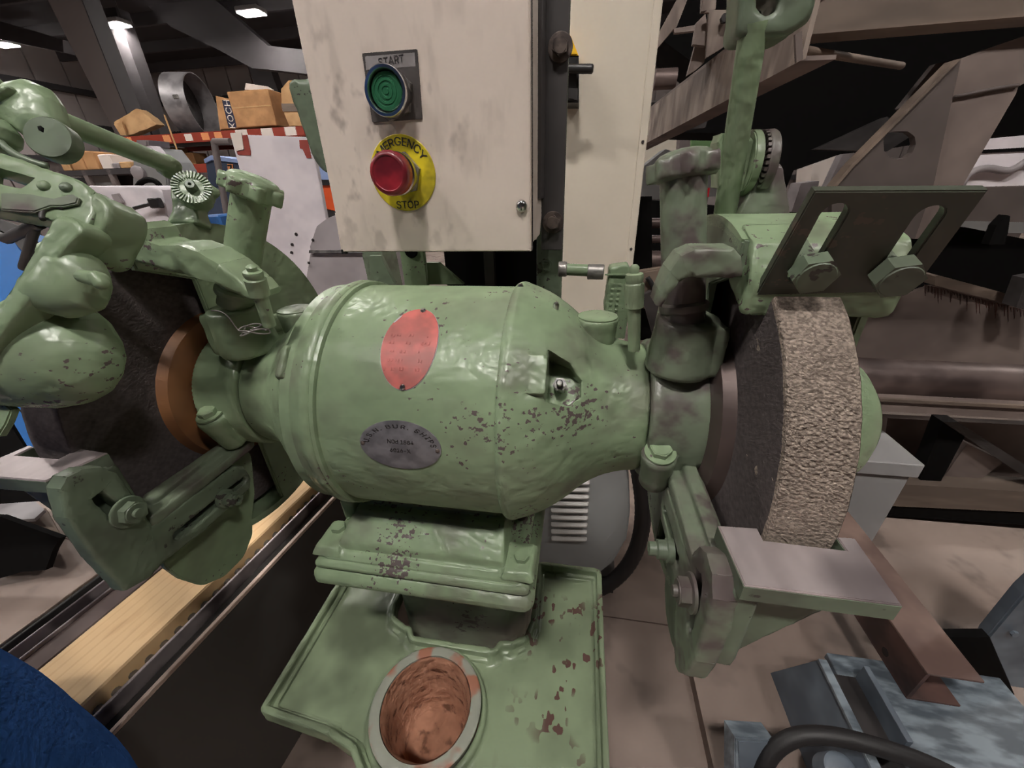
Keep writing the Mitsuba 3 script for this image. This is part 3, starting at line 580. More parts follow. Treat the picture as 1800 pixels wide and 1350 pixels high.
# eye-shield arms: serrated joint on the guard, rod, clamp
def joint(xc, yc, zc, s, mat):
    """s: the direction (+1 or -1 along X) the open serrated face looks."""
    st = trimesh.Trimesh(np.array([[xc + s * a, yc + b, z] for z, w, dpt in ((-0.030, 0.021, 0.020), (-0.022, 0.019, 0.016), (zc, 0.007, 0.012)) for a in (-w - 0.004, w - 0.006) for b in (-dpt, dpt)])).convex_hull
    disk = prism(Point(0, 0).buffer(0.0245, 40), 0.008, (xc - 0.003, yc, zc), F=FX, bev=0.001)
    m = g('shield_joint', cast(union(st, disk), 0.004, 4), mat, 50)
    teeth = []
    for k in range(34):
        a = 2 * math.pi * k / 34; w = Polygon([(0.0160, -0.0006), (0.0243, -0.0013), (0.0243, 0.0013), (0.0160, 0.0006)])
        w = Polygon([(x * math.cos(a) - y * math.sin(a), x * math.sin(a) + y * math.cos(a)) for x, y in w.exterior.coords])
        teeth.append(prism(w, 0.0024, (xc - 0.0052, yc, zc), F=FX))
    for t_ in teeth: add(f'{m}__tooth', t_, mat, False)
    return m
jc = at(338, 331, D=0.398); jn = -_fwd * 0.86 + np.array([0.42, 0, 0]) + 0.12 * -_down; jn /= np.linalg.norm(jn)
JF = frame(jn)
post_ = slab(pl([(306, 300), (346, 318), (356, 350), (342, 362), (352, 392), (292, 392), (302, 366), (298, 330)], D=0.412), 0.018)
jm = cast(union(lathe([(0.0165, -0.014), (0.0176, -0.010), (0.0176, 0.0), (0.0170, 0.0010)], jc, n=48, F=JF), post_, cyl(at(286, 286, D=0.400), at(306, 300, D=0.402), 0.0108), box(at(372, 338, D=0.410), [0.016, 0.012, 0.012], 0.004)), 0.004, 4)
jl = g('shield_joint', jm, 'green_enamel', 50)
teeth = []
for k in range(32):
    a = 2 * math.pi * k / 32; w = Polygon([(0.0105, -0.0004), (0.0172, -0.0009), (0.0172, 0.0009), (0.0105, 0.0004)])
    teeth.append(prism(Polygon([(x * math.cos(a) - y * math.sin(a), x * math.sin(a) + y * math.cos(a)) for x, y in w.exterior.coords]), 0.0022, jc + jn * 0.0008, F=JF))
for t_ in teeth: add(f'{jl}__tooth', t_, 'green_enamel', False)
add(f'{jl}__stud', lathe([(0.0055, 0), (0.0050, 0.006), (0.0040, 0.008), (0.0016, 0.008), (0.0016, 0.005)], jc, n=20, F=JF), 'green_enamel_dark', 40)
jr = joint(0.1450, 0.400, 0.010, -1, 'green_enamel_greasy')
# right: clevis and upright rod
cb = pl([(1270, 234), (1312, 232), (1326, 246), (1325, 300), (1318, 334), (1300, 338), (1264, 330), (1263, 250)], Y=0.388)
hole = pl([(1282, 254), (1304, 254), (1304, 296), (1276, 300), (1276, 262)], Y=0.388)
ck = g('shield_clevis', slab(cb, 0.026, holes=(hole,), soft=3, edge=0.004, grow=0.002), 'green_enamel', 50)
add(f'{ck}__backing', prism(Point(0, 0).buffer(0.0245, 36), 0.007, (0.1310, 0.400, 0.010), F=FX, bev=0.001), 'green_enamel', 40)
r0, r1 = at(1273, 386, Y=0.398), at(1326, 40, Y=0.372)
g('shield_rod', cyl(r0, r1, 0.0092, n=28), 'green_enamel', 40)
tc = pl([(1296, 63), (1302, 5), (1306, -60), (1440, -60), (1436, 5), (1424, 36), (1384, 62), (1340, 66)], Y=0.366)
th_ = pl([(1330, 14), (1334, -14), (1372, -14), (1368, 16), (1348, 27)], Y=0.366)
g('shield_clamp', slab(tc, 0.034, holes=(th_,), soft=4, edge=0.005), 'green_enamel_dark', 50)
# left: rod, drum clamp, slotted arm and lamp housing of the lowered eye shield
lr0, lr1 = at(296, 290, D=0.400), at(40, 188, D=0.285)
g('shield_rod', cyl(lr0, lr1, 0.0084, n=28), 'green_enamel', 40)
def ball(c, r, n=3): 
    m = trimesh.creation.icosphere(n, 1.0); m.vertices = m.vertices * np.asarray(r) + c; return m
def hullp(*ms): return trimesh.Trimesh(np.vstack([tm(m).vertices for m in ms])).convex_hull
# drum clamp
dk = g('shield_clamp', dome([(4, 176), (30, 152), (62, 146), (90, 158), (106, 182), (114, 216), (112, 244), (92, 258), (60, 252), (34, 232), (4, 214)], 0.290, 0.014, 0.012, R=0.016), 'green_enamel', 60)
dn = -_fwd + np.array([0.30, 0, -0.1]); dn /= np.linalg.norm(dn); dcen = at(86, 242, D=0.278)
add(f'{dk}__disc', lathe([(0.0128, -0.012), (0.0142, -0.010), (0.0142, 0.0), (0.0134, 0.0012)], dcen, n=44, F=frame(dn)), 'green_enamel_dark', 40)
add(f'{dk}__painted_notch', dome([(62, 216), (74, 217), (82, 226), (80, 236), (70, 234), (63, 226)], 0.2768, 0.002, 0.006, R=0.003, step=0.002), 'void_black', 60)  # black lens painted in for the dark notch of the disc
add(f'{dk}__boss', dome([(-60, 212), (-20, 205), (10, 212), (26, 232), (24, 254), (8, 266), (-24, 270), (-60, 262)], 0.280, 0.012, 0.012, R=0.012), 'green_enamel', 60)
add(f'{dk}__strap', sweep(spline([at(2, 250, D=0.275), at(22, 268, D=0.275), at(55, 284, D=0.278), at(85, 292, D=0.282)], 24), 0.0024, 10), 'green_enamel_dark', True)
add(f'{dk}__wing_nut', dome([(-30, 168), (-6, 166), (8, 156), (22, 152), (30, 160), (18, 170), (2, 178), (-30, 184)], 0.276, 0.005, 0.005, R=0.005, step=0.002), 'green_enamel', 60)
add(f'{dk}__cap', dome([(-60, 118), (-10, 130), (8, 146), (6, 162), (-20, 168), (-60, 160)], 0.292, 0.008, 0.008, R=0.010), 'green_enamel', 60)
# slotted arm
arm_px = [(-60, 250), (0, 267), (40, 280), (73, 293), (117, 307), (143, 317), (163, 333), (172, 352), (170, 372), (158, 392), (146, 412), (132, 408), (110, 396), (80, 383), (40, 375), (0, 367), (-60, 355)]
win = [(-40, 283), (0, 296), (60, 312), (36, 330), (0, 322), (-40, 312)]
pc = at(60, 340, D=0.262); pn = np.array([0.30, -0.62, 0.55])
E_ = g('eye_shield', slab(plane(arm_px, pc, pn), 0.017, holes=(plane(win, pc, pn),), soft=2, edge=0.005), 'green_enamel', 45, 'lowered eye-shield bracket with bulbous lamp housing')
for px in ((78, 327), (117, 330), (120, 352)):
    add(f'{E_}__rivet', lathe([(0.0036, -0.001), (0.0036, 0.0012), (0.0022, 0.0026)], plane([px], pc, pn)[0], pn, 20), 'green_enamel_dark' if px[0] == 117 else 'green_enamel', 50)
add(f'{E_}__clip', slab(plane([(0, 338), (50, 340), (92, 348), (124, 340), (138, 347), (134, 357), (110, 362), (88, 362), (60, 372), (0, 368)], pc + pn / np.linalg.norm(pn) * 0.003, pn), 0.003, bev=0.0008), 'green_enamel_greasy', 30)
add(f'{E_}__clip_opening', sweep(spline([plane([q], pc + pn * 0.0006, pn)[0] for q in ((76, 386), (78, 370), (92, 364), (112, 366))], 16), 0.0016, 8), 'dark_steel', True)
# block joining the arm to the frame
blk = slab(pl([(163, 333), (187, 353), (192, 371), (187, 394), (168, 430), (158, 452), (138, 460), (112, 445), (100, 420), (112, 398), (140, 398), (152, 378)], D=0.268), 0.030, soft=3, edge=0.005)
add(f'{E_}__hinge_block', blk, 'green_enamel', 50)
add(f'{E_}__frame_bar', slab(pl([(99, 377), (120, 379), (140, 394), (146, 408), (112, 440), (60, 515), (0, 592), (-70, 690), (-70, 640), (0, 535)], D=0.252), 0.020, soft=3, edge=0.005), 'green_enamel', 50)
add(f'{E_}__socket_housing', dome([(104, 440), (126, 436), (152, 442), (168, 454), (178, 474), (183, 500), (178, 522), (166, 545), (120, 560), (60, 545), (44, 525), (66, 490)], 0.266, 0.016, 0.016, R=0.018), 'green_enamel', 60)
add(f'{E_}__lamp_housing', dome([(60, 518), (104, 522), (150, 536), (182, 562), (204, 598), (211, 628), (204, 662), (184, 692), (150, 710), (100, 718), (40, 716), (-20, 708), (-90, 690), (-100, 600), (-40, 600), (10, 560)], 0.292, 0.034, 0.022, R=0.042), 'green_enamel', 60)
k0, k1 = at(146, 486, D=0.248), at(176, 492, D=0.242)
add(f'{E_}__thumb_screw', cast(union(hullp(ball(k0, 0.0042), ball(k1, 0.0048)), hullp(ball(at(168, 486, D=0.240), 0.0036), ball(at(178, 498, D=0.241), 0.0040))), 0.003, 3), 'green_enamel', 60)
add(f'{E_}__lower_flange', slab(pl([(-30, 700), (0, 704), (20, 720), (10, 745), (-4, 768), (-30, 768)], D=0.285), 0.006, bev=0.001), 'green_enamel', 30)
add(f'{E_}__glass_frame', cat(sweep([at(70, 392, D=0.275), at(12, 420, D=0.31), at(-30, 400, D=0.32)], 0.004, 10), sweep([at(62, 400, D=0.28), at(40, 470, D=0.33)], 0.003, 10)), 'dark_steel', True)

# adjustable rests: L-bracket, slide bar, rest
def rest(side):
    s = 1 if side == 'right' else -1
    mat = 'green_enamel_dark'
    # bracket outline in (Y, Z)
    yz = [(0.1655, -0.1995), (0.172, -0.194), (0.182, -0.1945), (0.192, -0.201), (0.1980, -0.2130), (0.1990, -0.240), (0.1985, -0.2785), (0.236, -0.2795), (0.296, -0.2850), (0.304, -0.292), (0.306, -0.312), (0.300, -0.321), (0.232, -0.321), (0.196, -0.3165), (0.178, -0.3190), (0.160, -0.3120), (0.1575, -0.2700), (0.1590, -0.222)]
    if s > 0: yz = [(0.1695, -0.255), (0.172, -0.236), (0.181, -0.2255), (0.194, -0.2235), (0.206, -0.231), (0.212, -0.244), (0.214, -0.2575), (0.240, -0.2585), (0.300, -0.262), (0.308, -0.271), (0.309, -0.292), (0.303, -0.300), (0.240, -0.302), (0.224, -0.306), (0.207, -0.334), (0.195, -0.3465), (0.184, -0.345), (0.175, -0.330), (0.1695, -0.300)]
    P = Polygon(yz).buffer(0.0015)
    sl1 = Polygon([(0.176, -0.221), (0.184, -0.2185), (0.1905, -0.246), (0.186, -0.2530), (0.1800, -0.250)]); sl2 = Polygon([(0.209, -0.3050), (0.212, -0.2990), (0.300, -0.3030), (0.302, -0.3085), (0.298, -0.3115), (0.212, -0.3095)])
    if s > 0: sl1 = Polygon([(0.186, -0.250), (0.193, -0.243), (0.200, -0.247), (0.200, -0.262), (0.193, -0.296), (0.187, -0.300), (0.183, -0.294)]); sl2 = Polygon([(0.232, -0.284), (0.235, -0.278), (0.298, -0.281), (0.301, -0.286), (0.297, -0.290), (0.235, -0.289)])
    P = P.difference(sl1).difference(sl2)
    xi = -0.385 if s < 0 else 0.093                      # face looking at the motor
    F = np.array([[0, 0, 1.0], [1, 0, 0], [0, 1, 0]])
    b = prism(P, 0.016, (xi - 0.016 if s < 0 else xi, 0, 0), F=F)
    br = g('rest_bracket', cast(man(b), 0.005, 3), mat if s < 0 else 'green_enamel_greasy', 50)
    o = -s                                               # towards the motor
    n1 = np.array([xi + o * 0.001, 0.1900, -0.2480]); n2 = np.array([xi + o * 0.001, 0.268, -0.3065])
    if s > 0: n1 = at(1216, 1042, X=xi - 0.001); n2 = at(1180, 968, X=xi - 0.001)
    add(f'{br}__clamp_nut', cat(hexhead(n1, (o, 0, 0), 0.0104, 0.0095, 0.2, washer=0.0140), cyl(n1, n1 + [o * 0.0135, 0, 0], 0.0046, 0.0042, 20)), 'green_enamel_dark' if s < 0 else 'green_enamel_greasy')
    add(f'{br}__slide_screw', cat(lathe([(0.0105, -0.001), (0.0105, 0.004), (0.0085, 0.005), (0.0085, 0.012), (0.0062, 0.013), (0.0060, 0.019), (0.0030, 0.019), (0.0030, 0.015)], n2, (o, 0, 0), 32)), 'green_enamel_dark')
    # rib carrying the slide, between bracket and guard
    add(f'{br}__slide_rail', cast(union(span(xi + (0.0 if s > 0 else -0.030), xi + (0.030 if s > 0 else 0.0), 0.200, 0.330, -0.2800 + (0.022 if s > 0 else 0), -0.268 + (0.022 if s > 0 else 0), 0.002), span(xi + (0.012 if s > 0 else -0.024), xi + (0.024 if s > 0 else -0.012), 0.215, 0.335, -0.272 + (0.022 if s > 0 else 0), -0.260 + (0.022 if s > 0 else 0))), 0.006, 3), 'green_enamel_greasy', 50)
    # rest
    z = -0.2156 if s > 0 else -0.2
    w0, w1 = (0.1305, 0.1795) if s > 0 else (-0.4835, -0.4365)
    if s > 0: poly = [(0.1050, 0.2137), (0.1068, 0.1683), (0.1885, 0.1680), (0.1905, 0.2150), (w1, 0.2145), (w1, 0.2035), (w0, 0.2045), (w0, 0.2150)]
    else: poly = [(-0.4030, 0.210), (-0.4130, 0.172), (-0.4960, 0.169), (-0.4900, 0.2100), (w0, 0.2085), (w0, 0.196), (w1, 0.197), (w1, 0.2120)]
    r_ = g('tool_rest', prism(Polygon(poly), 0.0128, (0, 0, z - 0.0128), bev=0.0006), 'worn_steel', False, 'bare worn steel rest table')
    def edge(px_, h): return prism(Polygon(px_).buffer(0.0004), h, (0, 0, z - 0.0132))
    add(f'{r_}__underbody', edge(poly, 0.0118), mat, False)
    xa, xb = (0.1046, 0.122) if s > 0 else (-0.4195, -0.4024)
    lugm = union(span(xa, xb, 0.171, 0.2125, z - 0.092, z - 0.012, 0.003), hullp(span(xa, xb, 0.180, 0.205, z - 0.09, z - 0.03), span(min(xa, (0.168 if s > 0 else -0.470)), max(xb, (0.168 if s > 0 else -0.470)), 0.180, 0.205, z - 0.024, z - 0.011)))
    add(f'{r_}__rest_lug', cast(lugm, 0.005, 2), mat, 50)
rest('right'); rest('left')

# mounting straps behind the motor, conduit elbow
st1 = g('mounting_strap', span(-0.068, -0.0275, 0.625, 0.634, -0.36, 0.36, 0.0015), 'green_enamel_dark', False)
for z in (-0.115, -0.165): add(f'{st1}__screw', hexhead([-0.052, 0.6245, z], (0, -1, 0), 0.0075, 0.005, washer=0.010), 'green_enamel_dark')
st2 = g('mounting_strap', span(-0.2955, -0.2535, 0.625, 0.634, -0.36, 0.36, 0.0015), 'green_enamel', False)
add(f'{st2}__screw', lathe([(0.0105, -0.001), (0.0110, 0.002), (0.009, 0.004)], [-0.274, 0.6245, -0.092], (0, -1, 0), 24), 'void_black')
g('back_brace', cat(span(-0.252, -0.070, 0.625, 0.632, -0.20, -0.16), ), 'dark_steel', False)
bh = g('starter_housing', span(-0.245, -0.066, 0.70, 0.80, -0.30, -0.075), 'void_black', False, 'black housing behind the motor')
add(f'{bh}__trim', span(-0.150, -0.066, 0.690, 0.70, -0.0835, -0.0800), 'tag_white', False)
add(f'{bh}__rib', span(-0.168, -0.150, 0.685, 0.70, -0.25, -0.080), 'dark_steel', False)
g('diagonal_brace', slab(pl([(648, 450), (668, 450), (694, 500), (652, 500)], Y=0.640), 0.010), 'green_enamel_dark', False)
g('diagonal_brace', slab(pl([(738, 462), (770, 462), (815, 500), (752, 500)], Y=0.640), 0.010), 'green_enamel', False)
g('foot_strut', cat(cyl([-0.045, 0.63, -0.355], [-0.06, 0.44, -0.40], 0.012), cyl([-0.275, 0.63, -0.355], [-0.26, 0.44, -0.40], 0.012)), 'green_enamel_dark')
pv = at(1056, 478, Y=0.560)
cd = g('conduit', cyl([-0.028, 0.568, pv[2] + 0.002], [pv[0] + 0.004, 0.560, pv[2] + 0.001], 0.0082, n=28), 'green_enamel', 40, 'painted conduit with elbow fitting')
add(f'{cd}__coupling', cyl([-0.030, 0.568, pv[2] + 0.002], [-0.018, 0.568, pv[2] + 0.002], 0.0105, ch=0.001), 'dull_zinc', 40)
add(f'{cd}__coupling', cyl([pv[0] - 0.018, 0.561, pv[2]], [pv[0] + 0.004, 0.560, pv[2]], 0.0105, ch=0.001), 'dull_zinc', 40)
lb_ = slab(pl([(1072, 470), (1104, 465), (1112, 480), (1108, 540), (1098, 596), (1066, 596), (1062, 540)], Y=0.548), 0.026, soft=2, edge=0.005)
add(f'{cd}__elbow_fitting', lb_, 'green_enamel', 50)
lc = at(1086, 520, Y=0.5475)
bars = [box(at(1078 + 11 * c - i * 1.2, 500 + 9 * i, Y=0.5475), [0.004, 0.0016, 0.003], 0.0003) for c in (0, 1) for i in range(8)]
add(f'{cd}__cast_lettering', cat(*bars), 'green_enamel', False, label='illegible raised casting marks')
add(f'{cd}__cover_lip', box(at(1086, 483, Y=0.547), [0.034, 0.003, 0.0016]), 'green_enamel', False)

# ------------------------------------------------------------------ control box on the straps
B = thing('control_box', 'beige switch box with start button and emergency stop, mounted above the grinder motor', 'control box')
def b(part, mesh, mat, smooth=30, label=None): return add(f'{B}__{part}', mesh, mat, smooth, label)
BY, BX0, BX1, BZ0, BZ1 = 0.450, -0.286, -0.0555, -0.0672, 0.300
def topw(z): return (z - BZ0) * 0.0
door = [(BX0, BZ0), (BX1, BZ0), (BX1, BZ1), (BX0 + 0.006, BZ1)]
FXZ = np.array([[1.0, 0, 0], [0, 0, 1], [0, 1, 0]])       # local x -> X, y -> Z, height -> +Y
FXZ = np.stack([[1, 0, 0], [0, 0, 1], [0, -1, 0]], 1).astype(float)   # height looks at the lens
dr_ = b('door', prism(Polygon(door), 0.014, (0, BY + 0.014, 0), F=FXZ, bev=0.0012), 'beige_box', False, 'dirty beige door')
side = Polygon([(0, BZ1), (0, BZ0 + 0.004), (0.118, BZ0 + 0.004), (0.155, BZ0 + 0.040), (0.155, BZ1)])
body = prism(side, BX1 - BX0 - 0.006, (BX0 + 0.003, BY + 0.013, 0), F=FX)
b('body', body, 'beige_box', False)
b('door_seam', cat(span(BX1 - 0.0018, BX1 + 0.0008, BY + 0.0125, BY + 0.0165, BZ0, BZ1), span(BX0, BX1, BY + 0.0125, BY + 0.0165, BZ0 - 0.0012, BZ0 + 0.001)), 'dark_steel', False)
hz = at(592, 375, Y=BY)[2]
b('hinge', cyl([BX0 - 0.003, BY + 0.008, BZ0 + 0.001], [BX0 - 0.0005, BY + 0.008, hz], 0.0034, n=20), 'beige_box', 40)
b('hinge_pin', cat(cyl([BX0 - 0.003, BY + 0.008, BZ0 - 0.003], [BX0 - 0.003, BY + 0.008, BZ0 + 0.002], 0.0036), cyl([BX0 - 0.0005, BY + 0.008, hz], [BX0 - 0.0005, BY + 0.008, hz + 0.003], 0.003)), 'black_plastic', 40)
sc = at(917, 362, Y=BY)
sk = b('door_screw', lathe([(0.0058, -0.001), (0.0062, 0.001), (0.0054, 0.0034), (0.0030, 0.0048)], sc, (0, -1, 0), 28), 'chrome', 50)
add(f'{sk}__slot', cat(box(sc + [0, -0.0044, 0], [0.0012, 0.0016, 0.008]), box(sc + [0, -0.0044, 0], [0.0055, 0.0012, 0.0012])), 'ink', False)
# start button
lg = [at(*q, Y=BY) for q in ((640, 97), (732, 90), (741, 207), (657, 213))]
lw = Polygon([(p[0], p[2]) for p in lg]).buffer(0.0012)
S_ = b('start_button', prism(lw, 0.0014, (0, BY, 0), F=FXZ), 'plate_dark', False, 'green start push button with chrome bezel')
wl = Polygon([(p[0], p[2]) for p in [at(*q, Y=BY) for q in ((643, 100), (730, 93), (732, 118), (645, 124))]])
add(f'{S_}__legend_plate', prism(wl, 0.0019, (0, BY, 0), F=FXZ, bev=0.0003), 'plate_silver', False)
tx = at(689, 107, Y=BY); add(f'{S_}__lettering', place(centred(text('START', 0.0060, 0.0006)), [tx[0], BY - 0.0019, tx[2]], F=np.array([[1, 0.0, 0], [0.0, 0, -1], [0.06, 1, 0]])), 'ink', False)
bc0 = np.array([at(691, 166, Y=BY)[0], BY, at(691, 166, Y=BY)[2]])
add(f'{S_}__lock_nut', hexhead(bc0 + [0, -0.001, 0], (0, -1, 0), 0.0232, 0.006, 0.3), 'dull_zinc')
add(f'{S_}__bezel', lathe([(0.0205, 0.0), (0.0212, 0.012), (0.0216, 0.0155), (0.0205, 0.0172), (0.0180, 0.0172), (0.0168, 0.0150), (0.0168, 0.006)], bc0 + [0, -0.001, 0], (0, -1, 0), 64), 'chrome', 50)
add(f'{S_}__cap', lathe([(0.0160, 0.004), (0.0160, 0.0140), (0.0152, 0.0150), (0.0125, 0.0153), (0.0122, 0.0147), (0.0105, 0.0147), (0.0102, 0.0154), (0.0085, 0.0154), (0.0082, 0.0147), (0.0065, 0.0147), (0.0062, 0.0154), (0.0045, 0.0154), (0.0042, 0.0147), (0.0025, 0.0147), (0.0022, 0.0154), (0.0, 0.0154)], bc0, (0, -1, 0), 56), 'button_green', 25, 'green ribbed push cap')
# emergency stop
ec = at(709, 306, Y=BY); ec = np.array([ec[0], BY, ec[2]])
Q_ = b('emergency_stop', lathe([(0.0366, 0), (0.0366, 0.0012), (0.0360, 0.0016)], ec, (0, -1, 0), 96), 'legend_yellow', 30, 'red emergency stop button on a yellow round plate')
FB_ = np.stack([[1, 0, 0], [0, 0, 1], [0, -1, 0]], 1).astype(float)
add(f'{Q_}__upper_lettering', place(arc_text('EMERGENCY', 0.0074, 0.0265, math.pi / 2, gap=0.90), ec + [0, -0.0016, 0], F=FB_), 'ink', False)
add(f'{Q_}__lower_lettering', place(centred(text('STOP', 0.0074)).apply_translation([0.001, -0.0300, 0]), ec + [0, -0.0016, 0], F=FB_), 'ink', False)
add(f'{Q_}__lock_nut', hexhead(ec + [0, -0.0015, 0], (0, -1, 0), 0.0215, 0.005, 0.2), 'dull_zinc')
add(f'{Q_}__bezel', lathe([(0.0185, 0), (0.0185, 0.010), (0.0205, 0.0105), (0.0205, 0.0150), (0.0160, 0.0165), (0.0150, 0.030)], ec + [0, -0.004, 0], (0, -1, 0), 64), 'chrome', 40)
add(f'{Q_}__mushroom_head', lathe([(0.0150, 0.020), (0.0188, 0.021), (0.0203, 0.024), (0.0206, 0.033), (0.0196, 0.0365), (0.0175, 0.0382), (0.0158, 0.0384), (0.0150, 0.0376), (0.0, 0.0372)], ec, (0, -1, 0), 72), 'button_red', 50, 'dark red mushroom head')
# steel angle down the right-hand side with its two bolts
ang = b('mounting_angle', cat(span(BX1 - 0.003, -0.0270, BY + 0.152, BY + 0.158, -0.088, 0.36, 0.001), span(BX1 - 0.004, BX1 + 0.001, BY + 0.10, BY + 0.158, BZ0 + 0.05, 0.36)), 'post_dark', False)
for px in ((985, 83), (972, 391)):
    q = at(*px, Y=BY + 0.151); add(f'{ang}__bolt', hexhead([q[0], BY + 0.1518, q[2]], (0, -1, 0), 0.0100, 0.010, 0.35, washer=0.0150), 'rusty_bolt')

# ------------------------------------------------------------------ water pot in the tray
W = thing('water_pot', 'round water pot with a rusty red inside, set in the front of the tray', 'pot')
add(f'{W}__cup', lathe([(0.045, -0.105), (0.055, -0.100), (0.0628, -0.03), (0.0640, -0.004), (0.0665, 0.0), (0.0668, 0.004), (0.0640, 0.0062), (0.0545, 0.0060), (0.0545, -0.02), (0.050, -0.09), (0.04, -0.098)], (potc[0], potc[1], -0.5620), n=80), 'pot_rim', 40)
ri = lathe([(0.0536, 0.0045), (0.0520, -0.004), (0.0505, -0.02), (0.0490, -0.05), (0.0455, -0.078), (0.036, -0.088), (0.001, -0.090)], (potc[0], potc[1], -0.5620), n=96, caps=(False, True))
v = np.array(ri.vertices); nn = meshkit.fbm(v * [60, 60, 40], 3, 9) - 0.5; c_ = v - [potc[0], potc[1], 0]; rr = np.hypot(c_[:, 0], c_[:, 1])[:, None]
v[:, :2] -= c_[:, :2] / np.maximum(rr, 1e-6) * (nn[:, None] + 0.35) * 0.006 * (v[:, 2:] < -0.5595); ri.vertices = v
add(f'{W}__rust_lining', ri, 'rust', True, label='flaking rust lining')
# ------------------------------------------------------------------ left of the grinder: conveyor with a plank
def along(px, x0y, z):   # helper kept for clarity of the numbers below
    return at(*px, Z=z)
CV = thing('roller_conveyor', 'long low chain conveyor with steel rails left of the grinder', 'conveyor')
u = np.array([0.108, 1.0, 0]); u /= np.linalg.norm(u); wv = np.array([u[1], -u[0], 0])
FC = np.stack([wv, u, [0, 0, 1.0]], 1)
O = at(200, 1281, Z=-0.62); O = O - u * (O[1] / u[1]); O[2] = 0.0
def cbar(w0, w1, z0, z1, y0=-0.7, y1=3.4, r=0.0): return box(O + wv * (w0 + w1) / 2 + u * (y0 + y1) / 2 + [0, 0, (z0 + z1) / 2 + 0.0], [abs(w1 - w0), y1 - y0, abs(z1 - z0)], r, FC)
def cv(part, m, mat, smooth=False, label=None): return add(f'{CV}__{part}', m, mat, smooth, label)
cv('side_panel', cbar(-0.002, 0.004, -EYE + 0.12, -0.626), 'black_panel', label='black side panel')
cv('top_rail', cbar(-0.034, -0.006, -0.655, -0.640), 'black_panel')
cv('rail_edge', cbar(-0.003, 0.0045, -0.626, -0.6185, r=0.001), 'worn_tan_edge', label='worn bright edge of the side panel')
cv('inner_rail', cbar(-0.0415, -0.0365, -0.660, -0.616, r=0.001), 'worn_steel')
cv('inner_rail', cbar(-0.236, -0.196, -0.660, -0.622, r=0.002), 'mill_steel', label='broad grey inner rail')
cv('rail_edge', cbar(-0.2390, -0.2350, -0.640, -0.616, r=0.001), 'worn_steel')
cv('inner_rail', cbar(-0.266, -0.262, -0.650, -0.614, r=0.001), 'worn_steel')
cv('top_rail', cbar(-0.292, -0.286, -0.650, -0.618, r=0.001), 'black_panel')
cv('rail_edge', cbar(-0.2965, -0.2935, -0.640, -0.615, r=0.0008), 'worn_tan_edge')
cv('side_panel', cbar(-0.302, -0.297, -EYE + 0.12, -0.620), 'black_panel')
cv('bed', cbar(-0.294, -0.004, -0.700, -0.690), 'void_black')
n0_ = int(3.9 / 0.022)
for k in range(n0_):
    y = -0.5 + k * 0.022; p = O + u * y
    cv('chain_roller', cyl(p + wv * (-0.0545) + [0, 0, -0.628], p + wv * (-0.0425) + [0, 0, -0.628], 0.0062, n=10), 'dull_zinc', 40)
for k in range(90):
    y = -0.5 + k * 0.038; p = O + u * y
    cv('chain_link', box(p + wv * (-0.1835) + [0, 0, -0.645], [0.020, 0.030, 0.014], 0.004, FC), 'dark_steel')
for y in (-0.6, 0.75, 2.2):
    for w_ in (-0.02, -0.28): cv('leg', box(O + u * y + wv * w_ + [0, 0, (-EYE - 0.70) / 2], [0.05, 0.05, EYE - 0.70], 0.004, FC), 'dark_steel')
PK = [O + wv * a + u * y + [0, 0, z] for a, y, z in ((-0.178, -0.55, -0.640), (-0.048, -0.55, -0.640), (-0.048, -0.55, -0.602), (-0.178, -0.55, -0.602))]
pk = box(O + wv * (-0.113) + u * 0.65 + [0, 0, -0.621], [0.116, 2.4, 0.038], 0.0025, FC)
solo('wooden_plank', pk, 'pine', 'long pale pine plank lying on the chain conveyor', 'plank', False)

# blue machine and scrap at the left edge
M1 = thing('blue_machine', 'blue sheet-metal machine at the far left edge behind the lowered eye shield', 'machine')
add(f'{M1}__casing', slab(pl([(-160, 340), (0, 402), (30, 425), (58, 462), (84, 700), (76, 792), (46, 790), (12, 733), (-160, 640)], D=0.86), 0.30, bev=0.006), 'blue_paint', False)
add(f'{M1}__rim_bar', slab(pl([(0, 385), (34, 398), (60, 440), (56, 462), (24, 424), (0, 404)], D=0.83), 0.02), 'dark_steel', False)
add(f'{M1}__lower_block', slab(pl([(-200, 640), (0, 722), (46, 790), (90, 800), (80, 880), (-200, 900)], D=1.0), 0.3), 'void_black', False)  # black slab put in for the shadow below the casing
add(f'{M1}__vent_slot', cat(slab(pl([(34, 721), (38, 720), (52, 742), (48, 743)], D=0.856), 0.004), slab(pl([(44, 718), (47, 717), (56, 734), (53, 735)], D=0.856), 0.004)), 'ink', False)
def floorslab(px, z, th): return slab(pl(px, Z=z), th)
solo('steel_offcut', floorslab([(-40, 880), (0, 868), (56, 874), (78, 896), (60, 912), (0, 915), (-40, 912)], -1.02, 0.012), 'steel_drum', 'pale sheet-steel offcut lying below the left tool rest', 'metal sheet', False)
solo('wood_offcut', floorslab([(-40, 930), (0, 915), (80, 893), (106, 940), (60, 932), (0, 912)], -1.08, 0.02), 'tan_steel', 'tan board lying under the pale steel offcut', 'board', False)
solo('machine_shadow_slab', slab(pl([(-80, 905), (0, 908), (105, 946), (92, 968), (80, 1002), (40, 1005), (-80, 1040)], D=1.28), 0.02), 'void_black', 'low black sheet painted as the blue machine shadow beside the conveyor', 'shadow_slab', False)  # black sheet standing in for the shadow of the blue machine

